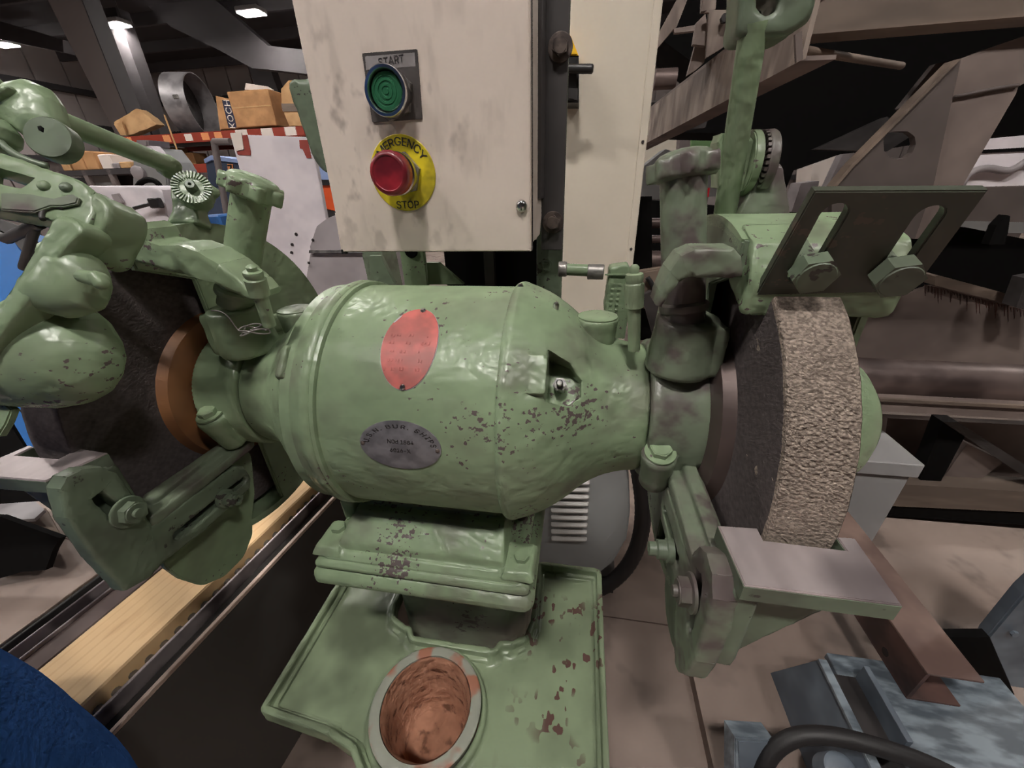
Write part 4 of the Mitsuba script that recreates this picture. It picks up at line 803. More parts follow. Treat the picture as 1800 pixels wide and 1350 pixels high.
# ------------------------------------------------------------------ pallet rack with its load
RY = 5.6
RK = thing('pallet_rack', 'red pallet rack with cartons and a grey ring on its upper beam, back left', 'rack')
def beam(px0, px1, h, Y=RY, d=0.05): 
    a, c = at(*px0, Y=Y), at(*px1, Y=Y); z = (a[2] + c[2]) / 2
    return span(a[0], c[0], Y, Y + d, z - h / 2, z + h / 2)
hb = at(300, 243, Y=RY)[2]
add(f'{RK}__beam', span(at(203, 246, Y=RY)[0], at(620, 232, Y=RY)[0], RY, RY + 0.05, hb - 0.062, hb + 0.052), 'rack_red', False)
x0r, x1r = at(203, 246, Y=RY)[0], at(620, 232, Y=RY)[0]
add(f'{RK}__shelf', span(x0r, x1r, RY + 0.05, RY + 1.1, hb, hb + 0.03), 'structure_dark', False)
add(f'{RK}__beam', span(x0r, x1r, RY + 1.1, RY + 1.15, hb - 0.06, hb + 0.05), 'rack_red', False)
hl = at(345, 296, Y=RY)[2]
add(f'{RK}__beam', span(x0r, x1r, RY, RY + 0.05, hl - 0.055, hl + 0.055), 'rack_red', False)
add(f'{RK}__shelf', span(x0r, x1r, RY + 0.05, RY + 1.1, hl, hl + 0.03), 'structure_dark', False)
for x in (x0r + 0.04, x1r - 0.04, (x0r * 0.36 + x1r * 0.64)):
    for y in (RY + 0.02, RY + 1.12): add(f'{RK}__upright', span(x - 0.045, x + 0.045, y - 0.03, y + 0.04, -EYE, hb - 0.06), 'structure_dark', False)
for px in (224, 293, 332, 362, 385): 
    q = at(px, 243, Y=RY - 0.003); q[2] = hb - 0.005; add(f'{RK}__tag', span(q[0] - 0.06, q[0] + 0.06, RY - 0.004, RY, hb - 0.045, hb + 0.04), 'tag_orange' if px != 332 else 'tag_white', False)
for k, px in enumerate((425, 450, 470, 492, 512, 532)):
    q = at(px, 235, Y=RY - 0.003); add(f'{RK}__tag', span(q[0] - 0.09, q[0] + 0.09, RY - 0.006, RY, hb - 0.05, hb + 0.05), 'tag_white' if k % 2 == 0 else 'rack_red', False)
def carton(px, Y, depth, mat, zb=None):
    """A box whose front lies at Y, from the pixel corners (left, right) at its base and its height in pixels."""
    (xl, xr, yb, yt) = px; a, c, t = at(xl, yb, Y=Y), at(xr, yb, Y=Y), at((xl + xr) / 2, yt, Y=Y)
    return span(a[0], c[0], Y, Y + depth, (a[2] + c[2]) / 2 if zb is None else zb, t[2], 0.01)
def flaps(px, Y, depth): 
    (xl, xr, yb, yt) = px; a, c, t = at(xl, yb, Y=Y), at(xr, yb, Y=Y), at((xl + xr) / 2, yt, Y=Y); zm = (a[2] * 0.45 + t[2] * 0.55)
    return span(a[0] + 0.01, c[0] - 0.01, Y - 0.004, Y, zm - 0.012, zm + 0.004)
top = hb + 0.03
c1 = (416, 487, 223, 157); C1 = thing('cardboard_box', 'large square brown carton on the rack right of the navy-printed carton', 'box')
add(f'{C1}__carton', carton(c1, RY + 0.06, 0.75, 'cardboard'), 'cardboard', False); add(f'{C1}__crease', flaps(c1, RY + 0.06, 0.7), 'cardboard_pale', False)
add(f'{C1}__plastic_film', slab(pl([(430, 158), (432, 146), (470, 152), (492, 165), (487, 158)], Y=RY + 0.3), 0.02), 'tag_white', False)
C2 = thing('cardboard_box', 'brown carton with a navy printed panel, between the grey ring and large carton', 'box')
q = [at(*p, Y=RY + 0.08) for p in ((378, 168), (411, 176), (418, 226), (386, 228))]
add(f'{C2}__carton', slab(q, 0.22, bev=0.008), 'cardboard', False)
q2 = [at(*p, Y=RY + 0.079) for p in ((390, 176), (406, 177), (416, 224), (402, 225))]
add(f'{C2}__print', slab(q2, 0.004), 'navy_print', False)
ud = (q2[3] + q2[2] - q2[0] - q2[1]); ud /= np.linalg.norm(ud); vd = np.array([1.0, 0, 0]) ; vd -= vd.dot(ud) * ud; vd /= np.linalg.norm(vd)
kt = centred(text('KOCH', 0.085, 0.003)); add(f'{C2}__lettering', place(kt, np.mean(q2, axis=0) + [0, -0.004, 0], F=np.stack([-ud, vd * 1.0, np.cross(-ud, vd)], 1)), 'tag_white', False)
C3 = thing('paper_sack', 'crumpled open brown paper carton lying tilted at the left end of the rack', 'box')
sk_ = slab(pl([(200, 214), (240, 190), (276, 218), (240, 234), (222, 238), (206, 226)], Y=RY + 0.15), 0.14, soft=1, edge=0.05)
sk_.vertices = sk_.vertices + (meshkit.fbm(sk_.vertices * 6, 2, 4) - 0.5)[:, None] * [0.05, 0.03, 0.05]
add(f'{C3}__paper', sk_, 'cardboard_pale', 30); add(f'{C3}__flap', slab(pl([(200, 218), (214, 214), (222, 238), (212, 238)], Y=RY + 0.1), 0.02), 'cardboard_pale', False)
C4 = thing('wrapped_carton', 'taped and wrapped carton at the right end of the rack, by the control box', 'box')
add(f'{C4}__carton', slab(pl([(492, 156), (505, 141), (520, 140), (560, 225), (508, 224), (494, 190)], Y=RY + 0.1), 0.55, bev=0.02), 'cardboard_pale', False)
add(f'{C4}__tape_band', slab(pl([(494, 182), (540, 182), (545, 196), (497, 196)], Y=RY + 0.09), 0.01), 'tan_steel', False)
# grey ring standing on edge
RG = thing('steel_ring', 'large pale grey sheet-metal ring standing on edge on the rack', 'ring')
ctr = at(334, 178, Y=RY + 0.5) - np.array([0, 0, 0.058]); rr_ = 0.395
ax_ = np.array([0.96, 0.27, 0.0]); ax_ /= np.linalg.norm(ax_)
rg = lathe([(rr_ - 0.012, -0.16), (rr_, -0.16), (rr_, 0.16), (rr_ - 0.012, 0.16), (rr_ - 0.012, -0.16)], ctr, ax_, 72, caps=(False, False))
add(f'{RG}__hoop', rg, 'steel_drum', 40)
add(f'{RG}__latch', box(at(309, 170, Y=RY + 0.06), [0.07, 0.03, 0.05], 0.005), 'dull_zinc', False)
add(f'{RG}__web', lathe([(0.05, -0.10), (rr_ - 0.012, -0.10), (rr_ - 0.012, -0.085), (0.05, -0.085)], ctr, ax_, 48), 'dark_steel', 40)
# small goods on the lower shelf and the lower left shelving
goods = [((322, 345, 289, 268), 'cardboard', 'small brown carton on the lower rack shelf right of the white milling machine'), ((276, 290, 268, 258), 'tag_white', 'white packet on the lower rack shelf beside the milling machine head'),
         ((292, 306, 268, 259), 'cardboard_pale', 'pale carton on the lower shelf right of the white packet')]
for px, mat, lb2 in goods: solo('stored_box', carton(px, RY + 0.2, 0.25, mat, hl + 0.03), mat, lb2, 'box', False)
for px, mat, lb2 in [((124, 148, 288, 264), 'cardboard', 'brown carton on the far left shelving under the shield rod'), ((149, 170, 288, 266), 'cardboard', 'brown carton right beside the other carton under the shield rod'), ((108, 122, 293, 284), 'cardboard_pale', 'small open carton left of the two brown cartons'),
                     ((173, 194, 280, 271), 'tag_white', 'stack of white sheets right of the brown cartons'), ((198, 212, 300, 286), 'hood_grey', 'grey casting on the left shelving near the milling machine'), ((214, 232, 300, 284), 'cardboard_pale', 'small pale parcel left of the milling machine')]:
    solo('stored_box', carton(px, 4.6, 0.3, mat, at(168, 298, Y=4.55)[2]), mat, lb2, 'box', False)
SHV = thing('shelving', 'low grey shelving holding cartons below the shield rod', 'shelf')
s0, s1 = at(100, 296, Y=4.55), at(236, 300, Y=4.55); s0[2] = at(168, 298, Y=4.55)[2]
add(f'{SHV}__shelf', span(s0[0], s1[0], 4.55, 5.0, s0[2] - 0.06, s0[2]), 'structure_dark', False)
for x in (s0[0], (s0[0] * 2 + s1[0]) / 3, (s0[0] + 2 * s1[0]) / 3, s1[0]): add(f'{SHV}__upright', span(x - 0.03, x + 0.03, 4.55, 4.6, -EYE, s0[2]), 'column_grey', False)
add(f'{SHV}__panel', span(*[at(v, 300, Y=4.7)[0] for v in (150, 190)], 4.7, 4.72, -EYE, s0[2] - 0.06), 'machine_grey', False)
add(f'{SHV}__panel', span(*[at(v, 300, Y=4.8)[0] for v in (60, 236)], 4.9, 4.92, -EYE, s0[2] - 0.06), 'girt_dark', False)
r_a, r_b = at(289, 202, Y=4.2), at(322, 292, Y=4.2)
solo('thin_rod', cyl(r_a, r_a + (r_b - r_a) * ((-EYE - r_a[2]) / (r_b[2] - r_a[2])), 0.008, n=8), 'cardboard_pale', 'thin pale wooden stick leaning in front of the pallet rack', 'rod')
# milling machine, white covered machine, bin
ML = thing('milling_machine', 'light grey milling machine head standing behind the white machine cover', 'machine')
add(f'{ML}__column', slab(pl([(233, 262), (262, 259), (282, 284), (292, 300), (296, 345), (232, 345)], Y=3.1), 0.3, bev=0.01), 'machine_grey', False)
add(f'{ML}__motor', cat(slab(pl([(238, 246), (258, 246), (260, 258), (238, 260)], Y=3.1), 0.2, bev=0.01)), 'hood_grey', False)
dq = at(246, 304, Y=3.09); add(f'{ML}__dial', lathe([(0.05, 0), (0.05, 0.03), (0.035, 0.04)], dq, (0.2, -1, 0.1), 28), 'hood_grey', 40)
add(f'{ML}__vent_housing', slab(pl([(252, 258), (262, 256), (284, 282), (276, 286)], Y=3.0), 0.1, bev=0.01), 'white_paint', False)
add(f'{ML}__handwheel', sweep([at(262 + 22 * math.cos(t), 338 + 22 * math.sin(t), Y=2.9) for t in np.linspace(0, 2 * np.pi, 30)], 0.02, 8), 'void_black', True)
WC = thing('covered_machine', 'white machine cover with a black lever, behind the left wheel guard', 'machine')
add(f'{WC}__cover', slab(pl([(150, 327), (272, 327), (284, 333), (292, 360), (300, 420), (150, 430)], Y=1.95), 0.25, soft=2, edge=0.03), 'white_cloth', 40)
add(f'{WC}__oval_plate', slab(pl([(194, 342), (206, 340), (216, 356), (212, 361), (202, 358)], Y=1.935), 0.015, bev=0.003), 'hood_grey', False)
add(f'{WC}__lever', cat(cyl(at(236, 366, Y=1.90), at(270, 357, Y=1.92), 0.009, n=12), box(at(274, 357, Y=1.92), [0.07, 0.03, 0.05], 0.006)), 'black_plastic', 30, label='black lever')
BN = thing('blue_bin', 'dark blue bin marked with a 7 beside the white panel', 'bin')
add(f'{BN}__body', slab(pl([(360, 284), (372, 276), (420, 284), (430, 310), (432, 330), (366, 330)], Y=3.4), 0.4, bev=0.01), 'bin_blue', False)
add(f'{BN}__rim', slab(pl([(358, 280), (370, 273), (422, 281), (422, 287), (372, 281), (360, 287)], Y=3.38), 0.4), 'pale_blue', False)
add(f'{BN}__label', slab(pl([(399, 288), (409, 288), (410, 304), (401, 304)], Y=3.39), 0.004), 'tag_orange', False)
sv = at(405, 296, Y=3.386); add(f'{BN}__numeral', place(centred(text('7', 0.055, 0.003, True)), sv, F=np.stack([[1, 0, 0], [0, 0, 1], [0, -1, 0]], 1).astype(float)), 'ink', False)
solo('blue_crate', slab(pl([(372, 331), (388, 331), (392, 372), (400, 520), (384, 520), (376, 372)], Y=3.02), 0.25), 'bluegrey_paint', 'tall blue-grey crate below the numbered bin', 'crate', False)
solo('grey_pipe_stand', cat(cyl(at(376, 248, Y=2.5), at(376, 248, Y=2.5) + (at(402, 395, Y=2.5) - at(376, 248, Y=2.5)) * ((-EYE - at(376, 248, Y=2.5)[2]) / (at(402, 395, Y=2.5) - at(376, 248, Y=2.5))[2]), 0.019, n=16), cyl(at(376, 249, Y=2.5), at(405, 249, Y=2.5), 0.019, n=16)), 'column_grey', 'grey bent pipe stand in front of the blue bin', 'pipe', 40)
TCB = thing('tool_cabinet', 'dark blue cabinet under the numbered bin', 'cabinet'); tq = [at(345, 398, Y=2.6), at(428, 398, Y=2.6)]; add(f'{TCB}__lower_block', span(tq[0][0], tq[1][0], 2.61, 2.9, -EYE, tq[0][2]), 'bin_blue', False)
add(f'{TCB}__body', slab(pl([(340, 334), (420, 334), (432, 400), (330, 400)], Y=2.6), 0.3), 'bin_blue', False)
TT = thing('blue_tote', 'small bright blue tote behind the left star knob', 'tote')
add(f'{TT}__tub', carton((362, 392, 402, 378), 2.2, 0.2, 'blue_paint'), 'blue_paint', False); ta, tb_ = at(362, 402, Y=2.2), at(392, 402, Y=2.2)
add(f'{TT}__stand', span(ta[0], tb_[0], 2.2, 2.4, -EYE, (ta[2] + tb_[2]) / 2), 'dark_steel', False)
# white panel with taped corners, sheet-metal hood
WP = thing('white_board', 'tall white panel with taped corners standing behind the left star knob', 'panel')
add(f'{WP}__sheet', slab(pl([(404, 236), (546, 241), (573, 384), (600, 520), (602, 540), (490, 540), (462, 450)], Y=2.25), 0.03, bev=0.003), 'white_paint', False)
for px in ([(425, 238), (434, 237), (440, 266), (440, 273), (418, 272), (416, 266), (430, 264)], [(526, 246), (540, 246), (547, 278), (539, 278), (532, 262), (527, 261)]): add(f'{WP}__tape', slab(pl(px, Y=2.245), 0.004), 'tape_red', False)
add(f'{WP}__paper_tag', slab(pl([(404, 234), (424, 233), (428, 262), (414, 266)], Y=2.24), 0.004), 'tag_white', False)
for px in ((513, 444), (514, 430), (521, 412)): add(f'{WP}__rivet', lathe([(0.010, 0), (0.008, 0.006)], at(*px, Y=2.25), (0, -1, 0), 12), 'ink', False)
HD = thing('sheet_metal_hood', 'grey riveted sheet-metal hood between the white panel and the grinder motor', 'hood')
add(f'{HD}__upper', slab(pl([(544, 434), (556, 398), (574, 384), (604, 372), (640, 380), (640, 444), (545, 442)], Y=1.55), 0.5, bev=0.004), 'hood_grey', False)
add(f'{HD}__lower', slab(pl([(545, 444), (640, 444), (690, 560), (525, 560), (536, 500)], Y=1.56), 0.5, bev=0.004), 'hood_grey', False)
add(f'{HD}__seam', slab(pl([(543, 440), (640, 440), (640, 445), (543, 445)], Y=1.545), 0.01), 'dull_zinc', False)
for px in ((550, 422), (543, 462), (600, 424)): add(f'{HD}__rivet', lathe([(0.006, 0), (0.004, 0.004)], at(*px, Y=1.548), (0, -1, 0), 12), 'ink', False)
OB = thing('orange_cooler', 'orange and pale blue container seen beside the lower left corner of the control box', 'container')
add(f'{OB}__tub', slab(pl([(562, 322), (590, 322), (594, 372), (569, 366)], Y=2.9), 0.25), 'safety_orange', False)
add(f'{OB}__band', slab(pl([(560, 316), (590, 316), (590, 325), (562, 326)], Y=2.88), 0.25), 'black_plastic', False)
add(f'{OB}__lid', slab(pl([(553, 280), (590, 280), (590, 316), (560, 316)], Y=2.9), 0.25), 'pale_blue', False)
GA = thing('green_machine', 'dark green tapering machine arm jutting out behind the control box on its left', 'machine')
add(f'{GA}__arm', slab(pl([(505, 153), (512, 141), (524, 138), (640, 128), (640, 300), (573, 303), (566, 301), (552, 283)], Y=0.95), 0.10, soft=3, edge=0.015), 'green_enamel_dark', 50)
add(f'{GA}__column', slab([at(604, 300, Y=0.97), at(640, 300, Y=0.97), at(690, 530, Y=0.97), at(655, 530, Y=0.97)], 0.08), 'green_enamel_dark', False)
add(f'{GA}__stand', span(-0.62, -0.44, 0.97, 1.10, -EYE, at(670, 528, Y=0.97)[2]), 'green_enamel_dark', False)

def stand(key, x0, x1, y0, y1, top, mat): add(f'{key}__stand', span(x0, x1, y0, y1, -EYE, top), mat, False)
def under(key, px, Y, d, mat):
    (xl, xr, yb) = px; a, c = at(xl, yb, Y=Y), at(xr, yb, Y=Y); stand(key, a[0], c[0], Y + 0.01, Y + d, min(a[2], c[2]) + 0.01, mat)
under(WC, (170, 285, 420), 1.96, 0.22, 'machine_grey'); under(WP, (505, 595, 535), 2.25, 0.03, 'white_paint'); under(HD, (545, 680, 556), 1.57, 0.45, 'hood_grey')
under(OB, (572, 592, 364), 2.9, 0.24, 'dark_steel'); under(ML, (236, 292, 344), 3.12, 0.3, 'machine_grey'); under(BN, (368, 430, 329), 3.42, 0.35, 'bin_blue')
# ------------------------------------------------------------------ someone in blue at the left edge
PS = thing('person', 'person in a blue fleece coat standing close by at the lower left corner', 'person')
def bone(a, b_, ra, rb): 
    s0 = m3.Manifold.sphere(ra, 24).translate(list(map(float, a))); s1 = m3.Manifold.sphere(rb, 24).translate(list(map(float, b_))); return m3.Manifold.batch_hull([s0, s1])
def chain(*jr): return [bone(jr[i][0], jr[i + 1][0], jr[i][1], jr[i + 1][1]) for i in range(len(jr) - 1)]
P0 = np.array([-0.640, -0.030, 0.0])
def J(x, y, z): return P0 + [x, y, z * 0.93 - EYE]
bodyb = []
bodyb += chain((J(-.05, 0, .98), .125), (J(-.05, .0, 1.20), .12), (J(-.05, -.01, 1.38), .115)) + chain((J(.06, 0, .98), .12), (J(.05, .0, 1.20), .115), (J(.05, -.01, 1.38), .11))
bodyb += chain((J(-.17, -.01, 1.44), .06), (J(.17, -.01, 1.44), .06)) + chain((J(0, -.01, 1.42), .07), (J(0, 0.0, 1.56), .055))
skull = [m3.Manifold.sphere(0.088, 32).scale([0.86, 1.08, 1.22]).translate(list(map(float, J(0, .02, 1.66)))), m3.Manifold.sphere(0.05, 24).translate(list(map(float, J(0, .045, 1.585)))),
         bone(J(0, .105, 1.66), J(0, .122, 1.635), .010, .014), m3.Manifold.sphere(.016, 16).translate(list(map(float, J(-.078, .01, 1.65)))), m3.Manifold.sphere(.016, 16).translate(list(map(float, J(.078, .01, 1.65))))]
legs = []
for s in (-1, 1): legs += chain((J(s * .085, 0, .95), .10), (J(s * .09, .02, .52), .062), (J(s * .095, -.01, .11), .045)) + chain((J(s * .095, -.03, .045), .042), (J(s * .10, .15, .035), .036))
hands = []
def hand(w, d, side):
    d = np.array(d) / np.linalg.norm(d); lat = np.cross(d, [side, 0, 0]); lat /= np.linalg.norm(lat); out = chain((w, .026), (w + d * .05, .024))
    for k in range(4):
        r = w + d * .075 + lat * (.027 - .018 * k); L = (.038, .046, .042, .032)[k]; out += chain((r - d * .02, .0105), (r + d * L * .6, .0092), (r + d * L + np.array([-side * .012, 0, 0]), .008))
    out += chain((w + d * .02 + lat * .026, .013), (w + d * .05 + lat * .048, .0105), (w + d * .078 + lat * .050, .009)); return out
arms = []
for s in (-1, 1):
    sh, el, wr = J(s * .19, -.01, 1.42), J(s * .225, -.09, 1.14), J(s * .215, -.14, .90)
    arms += chain((sh, .058), (el, .046), (wr, .030)); hands += hand(wr, wr - el, s)
bodym = m3.Manifold.batch_boolean(bodyb + skull + legs + arms + hands, m3.OpType.Add)
add(f'{PS}__body', cast(bodym, 0.02, 3), 'skin', 60)
coat = []
coat += chain((J(-.06, .0, .62), .172), (J(-.06, .0, .80), .168), (J(-.05, 0, 1.05), .150), (J(-.05, -.01, 1.36), .135)) + chain((J(.07, .0, .62), .170), (J(.07, .0, .80), .165), (J(.06, 0, 1.05), .145), (J(.05, -.01, 1.36), .13)) + chain((J(-.17, -.01, 1.43), .075), (J(.17, -.01, 1.43), .075))
for s in (-1, 1):
    sh, el, wr = J(s * .19, -.01, 1.42), J(s * .225, -.09, 1.14), J(s * .216, -.135, .93); coat += chain((sh, .078), (el, .066), (wr, .050))
cm = cast(m3.Manifold.batch_boolean(coat, m3.OpType.Add), 0.02, 4)
cm.vertices = cm.vertices + cm.vertex_normals * ((meshkit.fbm(cm.vertices * [7, 7, 3.0], 3, 11) - 0.5) * 0.02)[:, None]
add(f'{PS}__coat', cm, 'fleece', 60, label='blue fleece coat')
tr = []
for s in (-1, 1): tr += chain((J(s * .085, 0, .90), .112), (J(s * .09, .02, .52), .078), (J(s * .095, -.01, .10), .062))
add(f'{PS}__trousers', cast(m3.Manifold.batch_boolean(tr, m3.OpType.Add), 0.025, 3), 'trousers', 60)
hr = m3.Manifold.sphere(0.094, 32).scale([0.88, 1.05, 1.15]).translate(list(map(float, J(0, .008, 1.685)))) - man(span(P0[0] - .2, P0[0] + .2, P0[1] + .06, P0[1] + .3, 1.30 - EYE, 1.605 - EYE))
add(f'{PS}__hair', cast(hr, 0.015, 3), 'hair_brown', 60)
# ------------------------------------------------------------------ right: cabinet, cover, steel frames
CB = thing('electrical_cabinet', 'tall beige electrical cabinet standing right behind the control box', 'cabinet')
cxr = 0.1256 * 1.2
def c_(part, m, mat, smooth=False, label=None): return add(f'{CB}__{part}', m, mat, smooth, label)
c_('body', span(-0.30, cxr - 0.012, 1.20, 1.60, -0.95, 0.62), 'beige_cabinet')
c_('door', span(-0.295, cxr - 0.016, 1.188, 1.20, -0.94, 0.61, 0.003), 'beige_cabinet')
c_('edge_flange', span(cxr - 0.020, cxr, 1.184, 1.215, -0.95, 0.62, 0.002), 'beige_cabinet')
c_('base', span(-0.28, cxr - 0.03, 1.22, 1.58, -EYE, -0.95), 'lightgrey_paint')
for px in ((1122, 250), (1122, 438)): 
    q = at(*px, Y=1.184); c_('screw', lathe([(0.004, 0), (0.003, 0.003)], [cxr - 0.010, 1.184, q[2]], (0, -1, 0), 12), 'dark_steel')
ds = c_('disconnect_switch', slab(pl([(985, 96), (1017, 96), (1017, 180), (985, 180)], Y=1.10), 0.09, bev=0.004), 'black_plastic', label='black disconnect switch with yellow plate and lever')
add(f'{ds}__yellow_plate', slab(pl([(985, 58), (1003, 62), (1017, 97), (985, 97)], Y=1.10), 0.08, bev=0.002), 'safety_yellow', False)
add(f'{ds}__lever', cat(cyl(at(990, 121, Y=1.09), at(1043, 121, Y=1.08), 0.009, n=20, ch=0.003)), 'black_plastic', 40)
add(f'{ds}__lock_tab', slab(pl([(1000, 155), (1016, 155), (1015, 176), (1000, 172)], Y=1.095), 0.02), 'ink', False)
# louvred cover with a black rubber bumper
VC = thing('louvred_cover', 'rounded grey machine cover with louvres and black rubber edge, under the right bearing', 'machine cover')
VY = 0.80
vc = [(930, 800), (1098, 800), (1106, 840), (1108, 900), (1102, 945), (1080, 985), (1046, 1012), (1000, 1030), (930, 1040)]
cov = slab(pl(vc, Y=VY), 0.10, soft=4, edge=0.014, grow=0.01); add(f'{VC}__panel', cov, 'grey_cover', 60)
for k in range(9):
    y = 846 + 12.4 * k; a, c2 = at(972, y, Y=VY - 0.002), at(1033 - k * 0.6, y + 1, Y=VY - 0.002)
    add(f'{VC}__louvre', cast(hullp(ball(a, [0.006, 0.011, 0.0056], 2), ball(c2, [0.006, 0.011, 0.0056], 2)), 0.006, 1), 'louvre_grey', 60)
rb_ = spline(pl([(1112, 770), (1122, 820), (1130, 880), (1126, 940), (1106, 990), (1076, 1022), (1040, 1040)], Y=VY + 0.005), 70)
rad = np.array([0.021 + 0.0012 * (k % 2) for k in range(70)])
add(f'{VC}__rubber_edge', sweep(rb_, rad, 20), 'rubber', 30, label='ribbed black rubber edge')
add(f'{VC}__foot', span(-0.1, 0.16, VY + 0.03, VY + 0.10, -EYE, at(1000, 1020, Y=VY)[2]), 'dark_steel', False)
# overhead channel coming towards the lens, crossbeam, hanger plates
OV = thing('overhead_frame', 'rusty brown overhead steel frame of channel beams at upper right', 'steel frame')
def o(part, m, mat, smooth=False, label=None): return add(f'{OV}__{part}', m, mat, smooth, label)
A0, A1 = at(1141, 249, Y=2.05), at(1407, 107, Y=1.10)
H = np.array([0, 0, 0.125]); wx = np.array([0.07, 0.01, 0])
def sheet(a, c, d, e, t): return slab([a, c, d, e], t)
A2 = A0 + (A0 - A1) * 0.35
o('channel_web', slab([A2, A1, A1 + H, A2 + H], 0.010), 'brown_steel_streaked', label='streaked channel beam')
o('channel_flange', slab([A2, A1, A1 + wx, A2 + wx], 0.008), 'brown_steel'); o('channel_flange', slab([A2 + H, A1 + H, A1 + H + wx, A2 + H + wx], 0.008), 'brown_steel')
o('cross_beam', span(0.44, 1.9, 1.26, 1.27, 0.296, 0.40), 'tan_steel', label='tan cross beam'); o('cross_beam', span(0.44, 1.9, 1.26, 1.34, 0.290, 0.298), 'tan_steel')
o('tie_rod', cyl(at(1412, 88, Y=1.25), at(1585, 116, Y=1.6), 0.009, n=14), 'tan_steel', 40)
o('end_cap', slab(pl([(1398, 60), (1410, 55), (1412, 104), (1400, 110)], Y=1.095), 0.008), 'brown_steel')
hp = o('hanger_plate', slab(pl([(1238, 22), (1246, 17), (1300, 17), (1300, 62), (1284, 70), (1270, 84), (1241, 102), (1246, 22)], Y=1.5), 0.012), 'brown_steel_streaked')
add(f'{hp}__bolt', hexhead(at(1272, 34, Y=1.49), (0, -1, 0), 0.011, 0.012), 'dark_steel')
o('hanger_plate', slab(pl([(1218, 78), (1224, 40), (1240, 24), (1246, 60), (1240, 80)], Y=1.53), 0.02), 'brown_steel')
o('hanger_plate', slab(pl([(1233, 20), (1236, -30), (1262, -30), (1258, 16)], Y=1.55), 0.02), 'brown_steel_streaked'); o('hanger_plate', slab(pl([(1222, 80), (1242, 80), (1238, 110), (1222, 124), (1208, 132)], Y=1.56), 0.02), 'brown_steel')
o('side_channel', slab(pl([(1150, 72), (1200, -20), (1216, -20), (1190, 46), (1180, 56), (1156, 84)], Y=1.75), 0.02), 'brown_steel_streaked'); o('side_channel', slab(pl([(1184, 50), (1222, 44), (1220, 54), (1186, 58)], Y=1.74), 0.02), 'brown_steel')
o('roller_end', cyl(at(1150, 140, Y=2.3), at(1188, 138, Y=2.3), 0.04, n=24), 'mill_steel', 40)
o('under_plate', slab(pl([(1140, 258), (1216, 208), (1246, 205), (1240, 224), (1180, 232)], Y=1.9), 0.03), 'dark_steel')
# black slab painted in for the dark void behind, with black uprights
HU = thing('dark_void_frame', 'black uprights and a black slab painted as dark void behind the overhead frame', 'machine')
add(f'{HU}__void_slab', slab(pl([(1150, 60), (1240, -60), (1950, -60), (1950, 238), (1700, 238), (1560, 262), (1480, 270), (1395, 300), (1374, 350), (1350, 395), (1326, 395), (1330, 236), (1200, 233), (1300, 170)], Y=2.6), 0.4), 'void_black', False)
add(f'{HU}__panel', slab(pl([(1435, 262), (1560, 205), (1600, 240), (1560, 266)], Y=2.4), 0.05), 'dark_steel', False)
add(f'{HU}__upright', slab(pl([(1316, 240), (1392, 250), (1362, 395), (1316, 395)], Y=2.3), 0.1), 'void_black', False)
add(f'{HU}__handle', cat(slab(pl([(1770, 378), (1776, 380), (1772, 408), (1766, 430), (1738, 430), (1752, 396)], Y=1.1), 0.02)), 'void_black', False)
# leaning gusset brackets
GS = thing('gusset_bracket', 'brownish welded gusset bracket with an oval hole at right', 'bracket')
hole = [(1553 + 0, 244), (1560, 234), (1574, 231), (1596, 231), (1608, 240), (1610, 254), (1604, 268), (1594, 277), (1578, 280), (1562, 276), (1554, 266)]
add(f'{GS}__web', slab(pl([(1689, 104), (1500, 292), (1462, 334), (1462, 420), (1608, 420), (1640, 330)], Y=1.27), 0.02, holes=(pl(hole, Y=1.27),)), 'gusset_brown', False)
add(f'{GS}__web_edge', slab(pl([(1682, 104), (1690, 103), (1500, 294), (1466, 334), (1460, 334), (1496, 290)], Y=1.262), 0.035), 'tan_steel', False)
add(f'{GS}__flange', slab(pl([(1690, 103), (1740, 84), (1870, 40), (1870, 110), (1790, 152), (1786, 165), (1690, 330), (1640, 420), (1606, 420), (1640, 325)], Y=1.30), 0.03), 'brown_steel', False)
add(f'{GS}__weld_seam', sweep(spline(pl([(1678, 170), (1700, 166), (1740, 158), (1790, 150)], Y=1.296), 14), 0.004, 8), 'gusset_brown', True)
add(f'{GS}__back_plate', slab(pl([(1582, 190), (1645, 112), (1690, 103), (1600, 200)], Y=1.36), 0.02), 'gusset_brown', False)
add(f'{GS}__base_beam', slab(pl([(1600, 332), (1870, 326), (1870, 392), (1680, 388), (1600, 392)], Y=1.34), 0.06), 'gusset_brown', False)
# bright machine frames glimpsed between the steelwork
GF = thing('grey_sheet_frame', 'pale grey sheet-metal frame glimpsed at the right edge beyond the gusset', 'frame')
add(f'{GF}__sheet', slab(pl([(1660, 340), (1734, 244), (1900, 228), (1900, 345)], Y=1.9), 0.03), 'white_paint', False)
add(f'{GF}__slot', slab(pl([(1716, 264), (1900, 254), (1900, 261), (1712, 270)], Y=1.895), 0.01), 'void_black', False)
add(f'{GF}__pipe', sweep(spline(pl([(1690, 326), (1706, 304), (1740, 296), (1780, 298), (1800, 286), (1830, 280)], Y=1.88), 24), 0.012, 10), 'hood_grey', True)
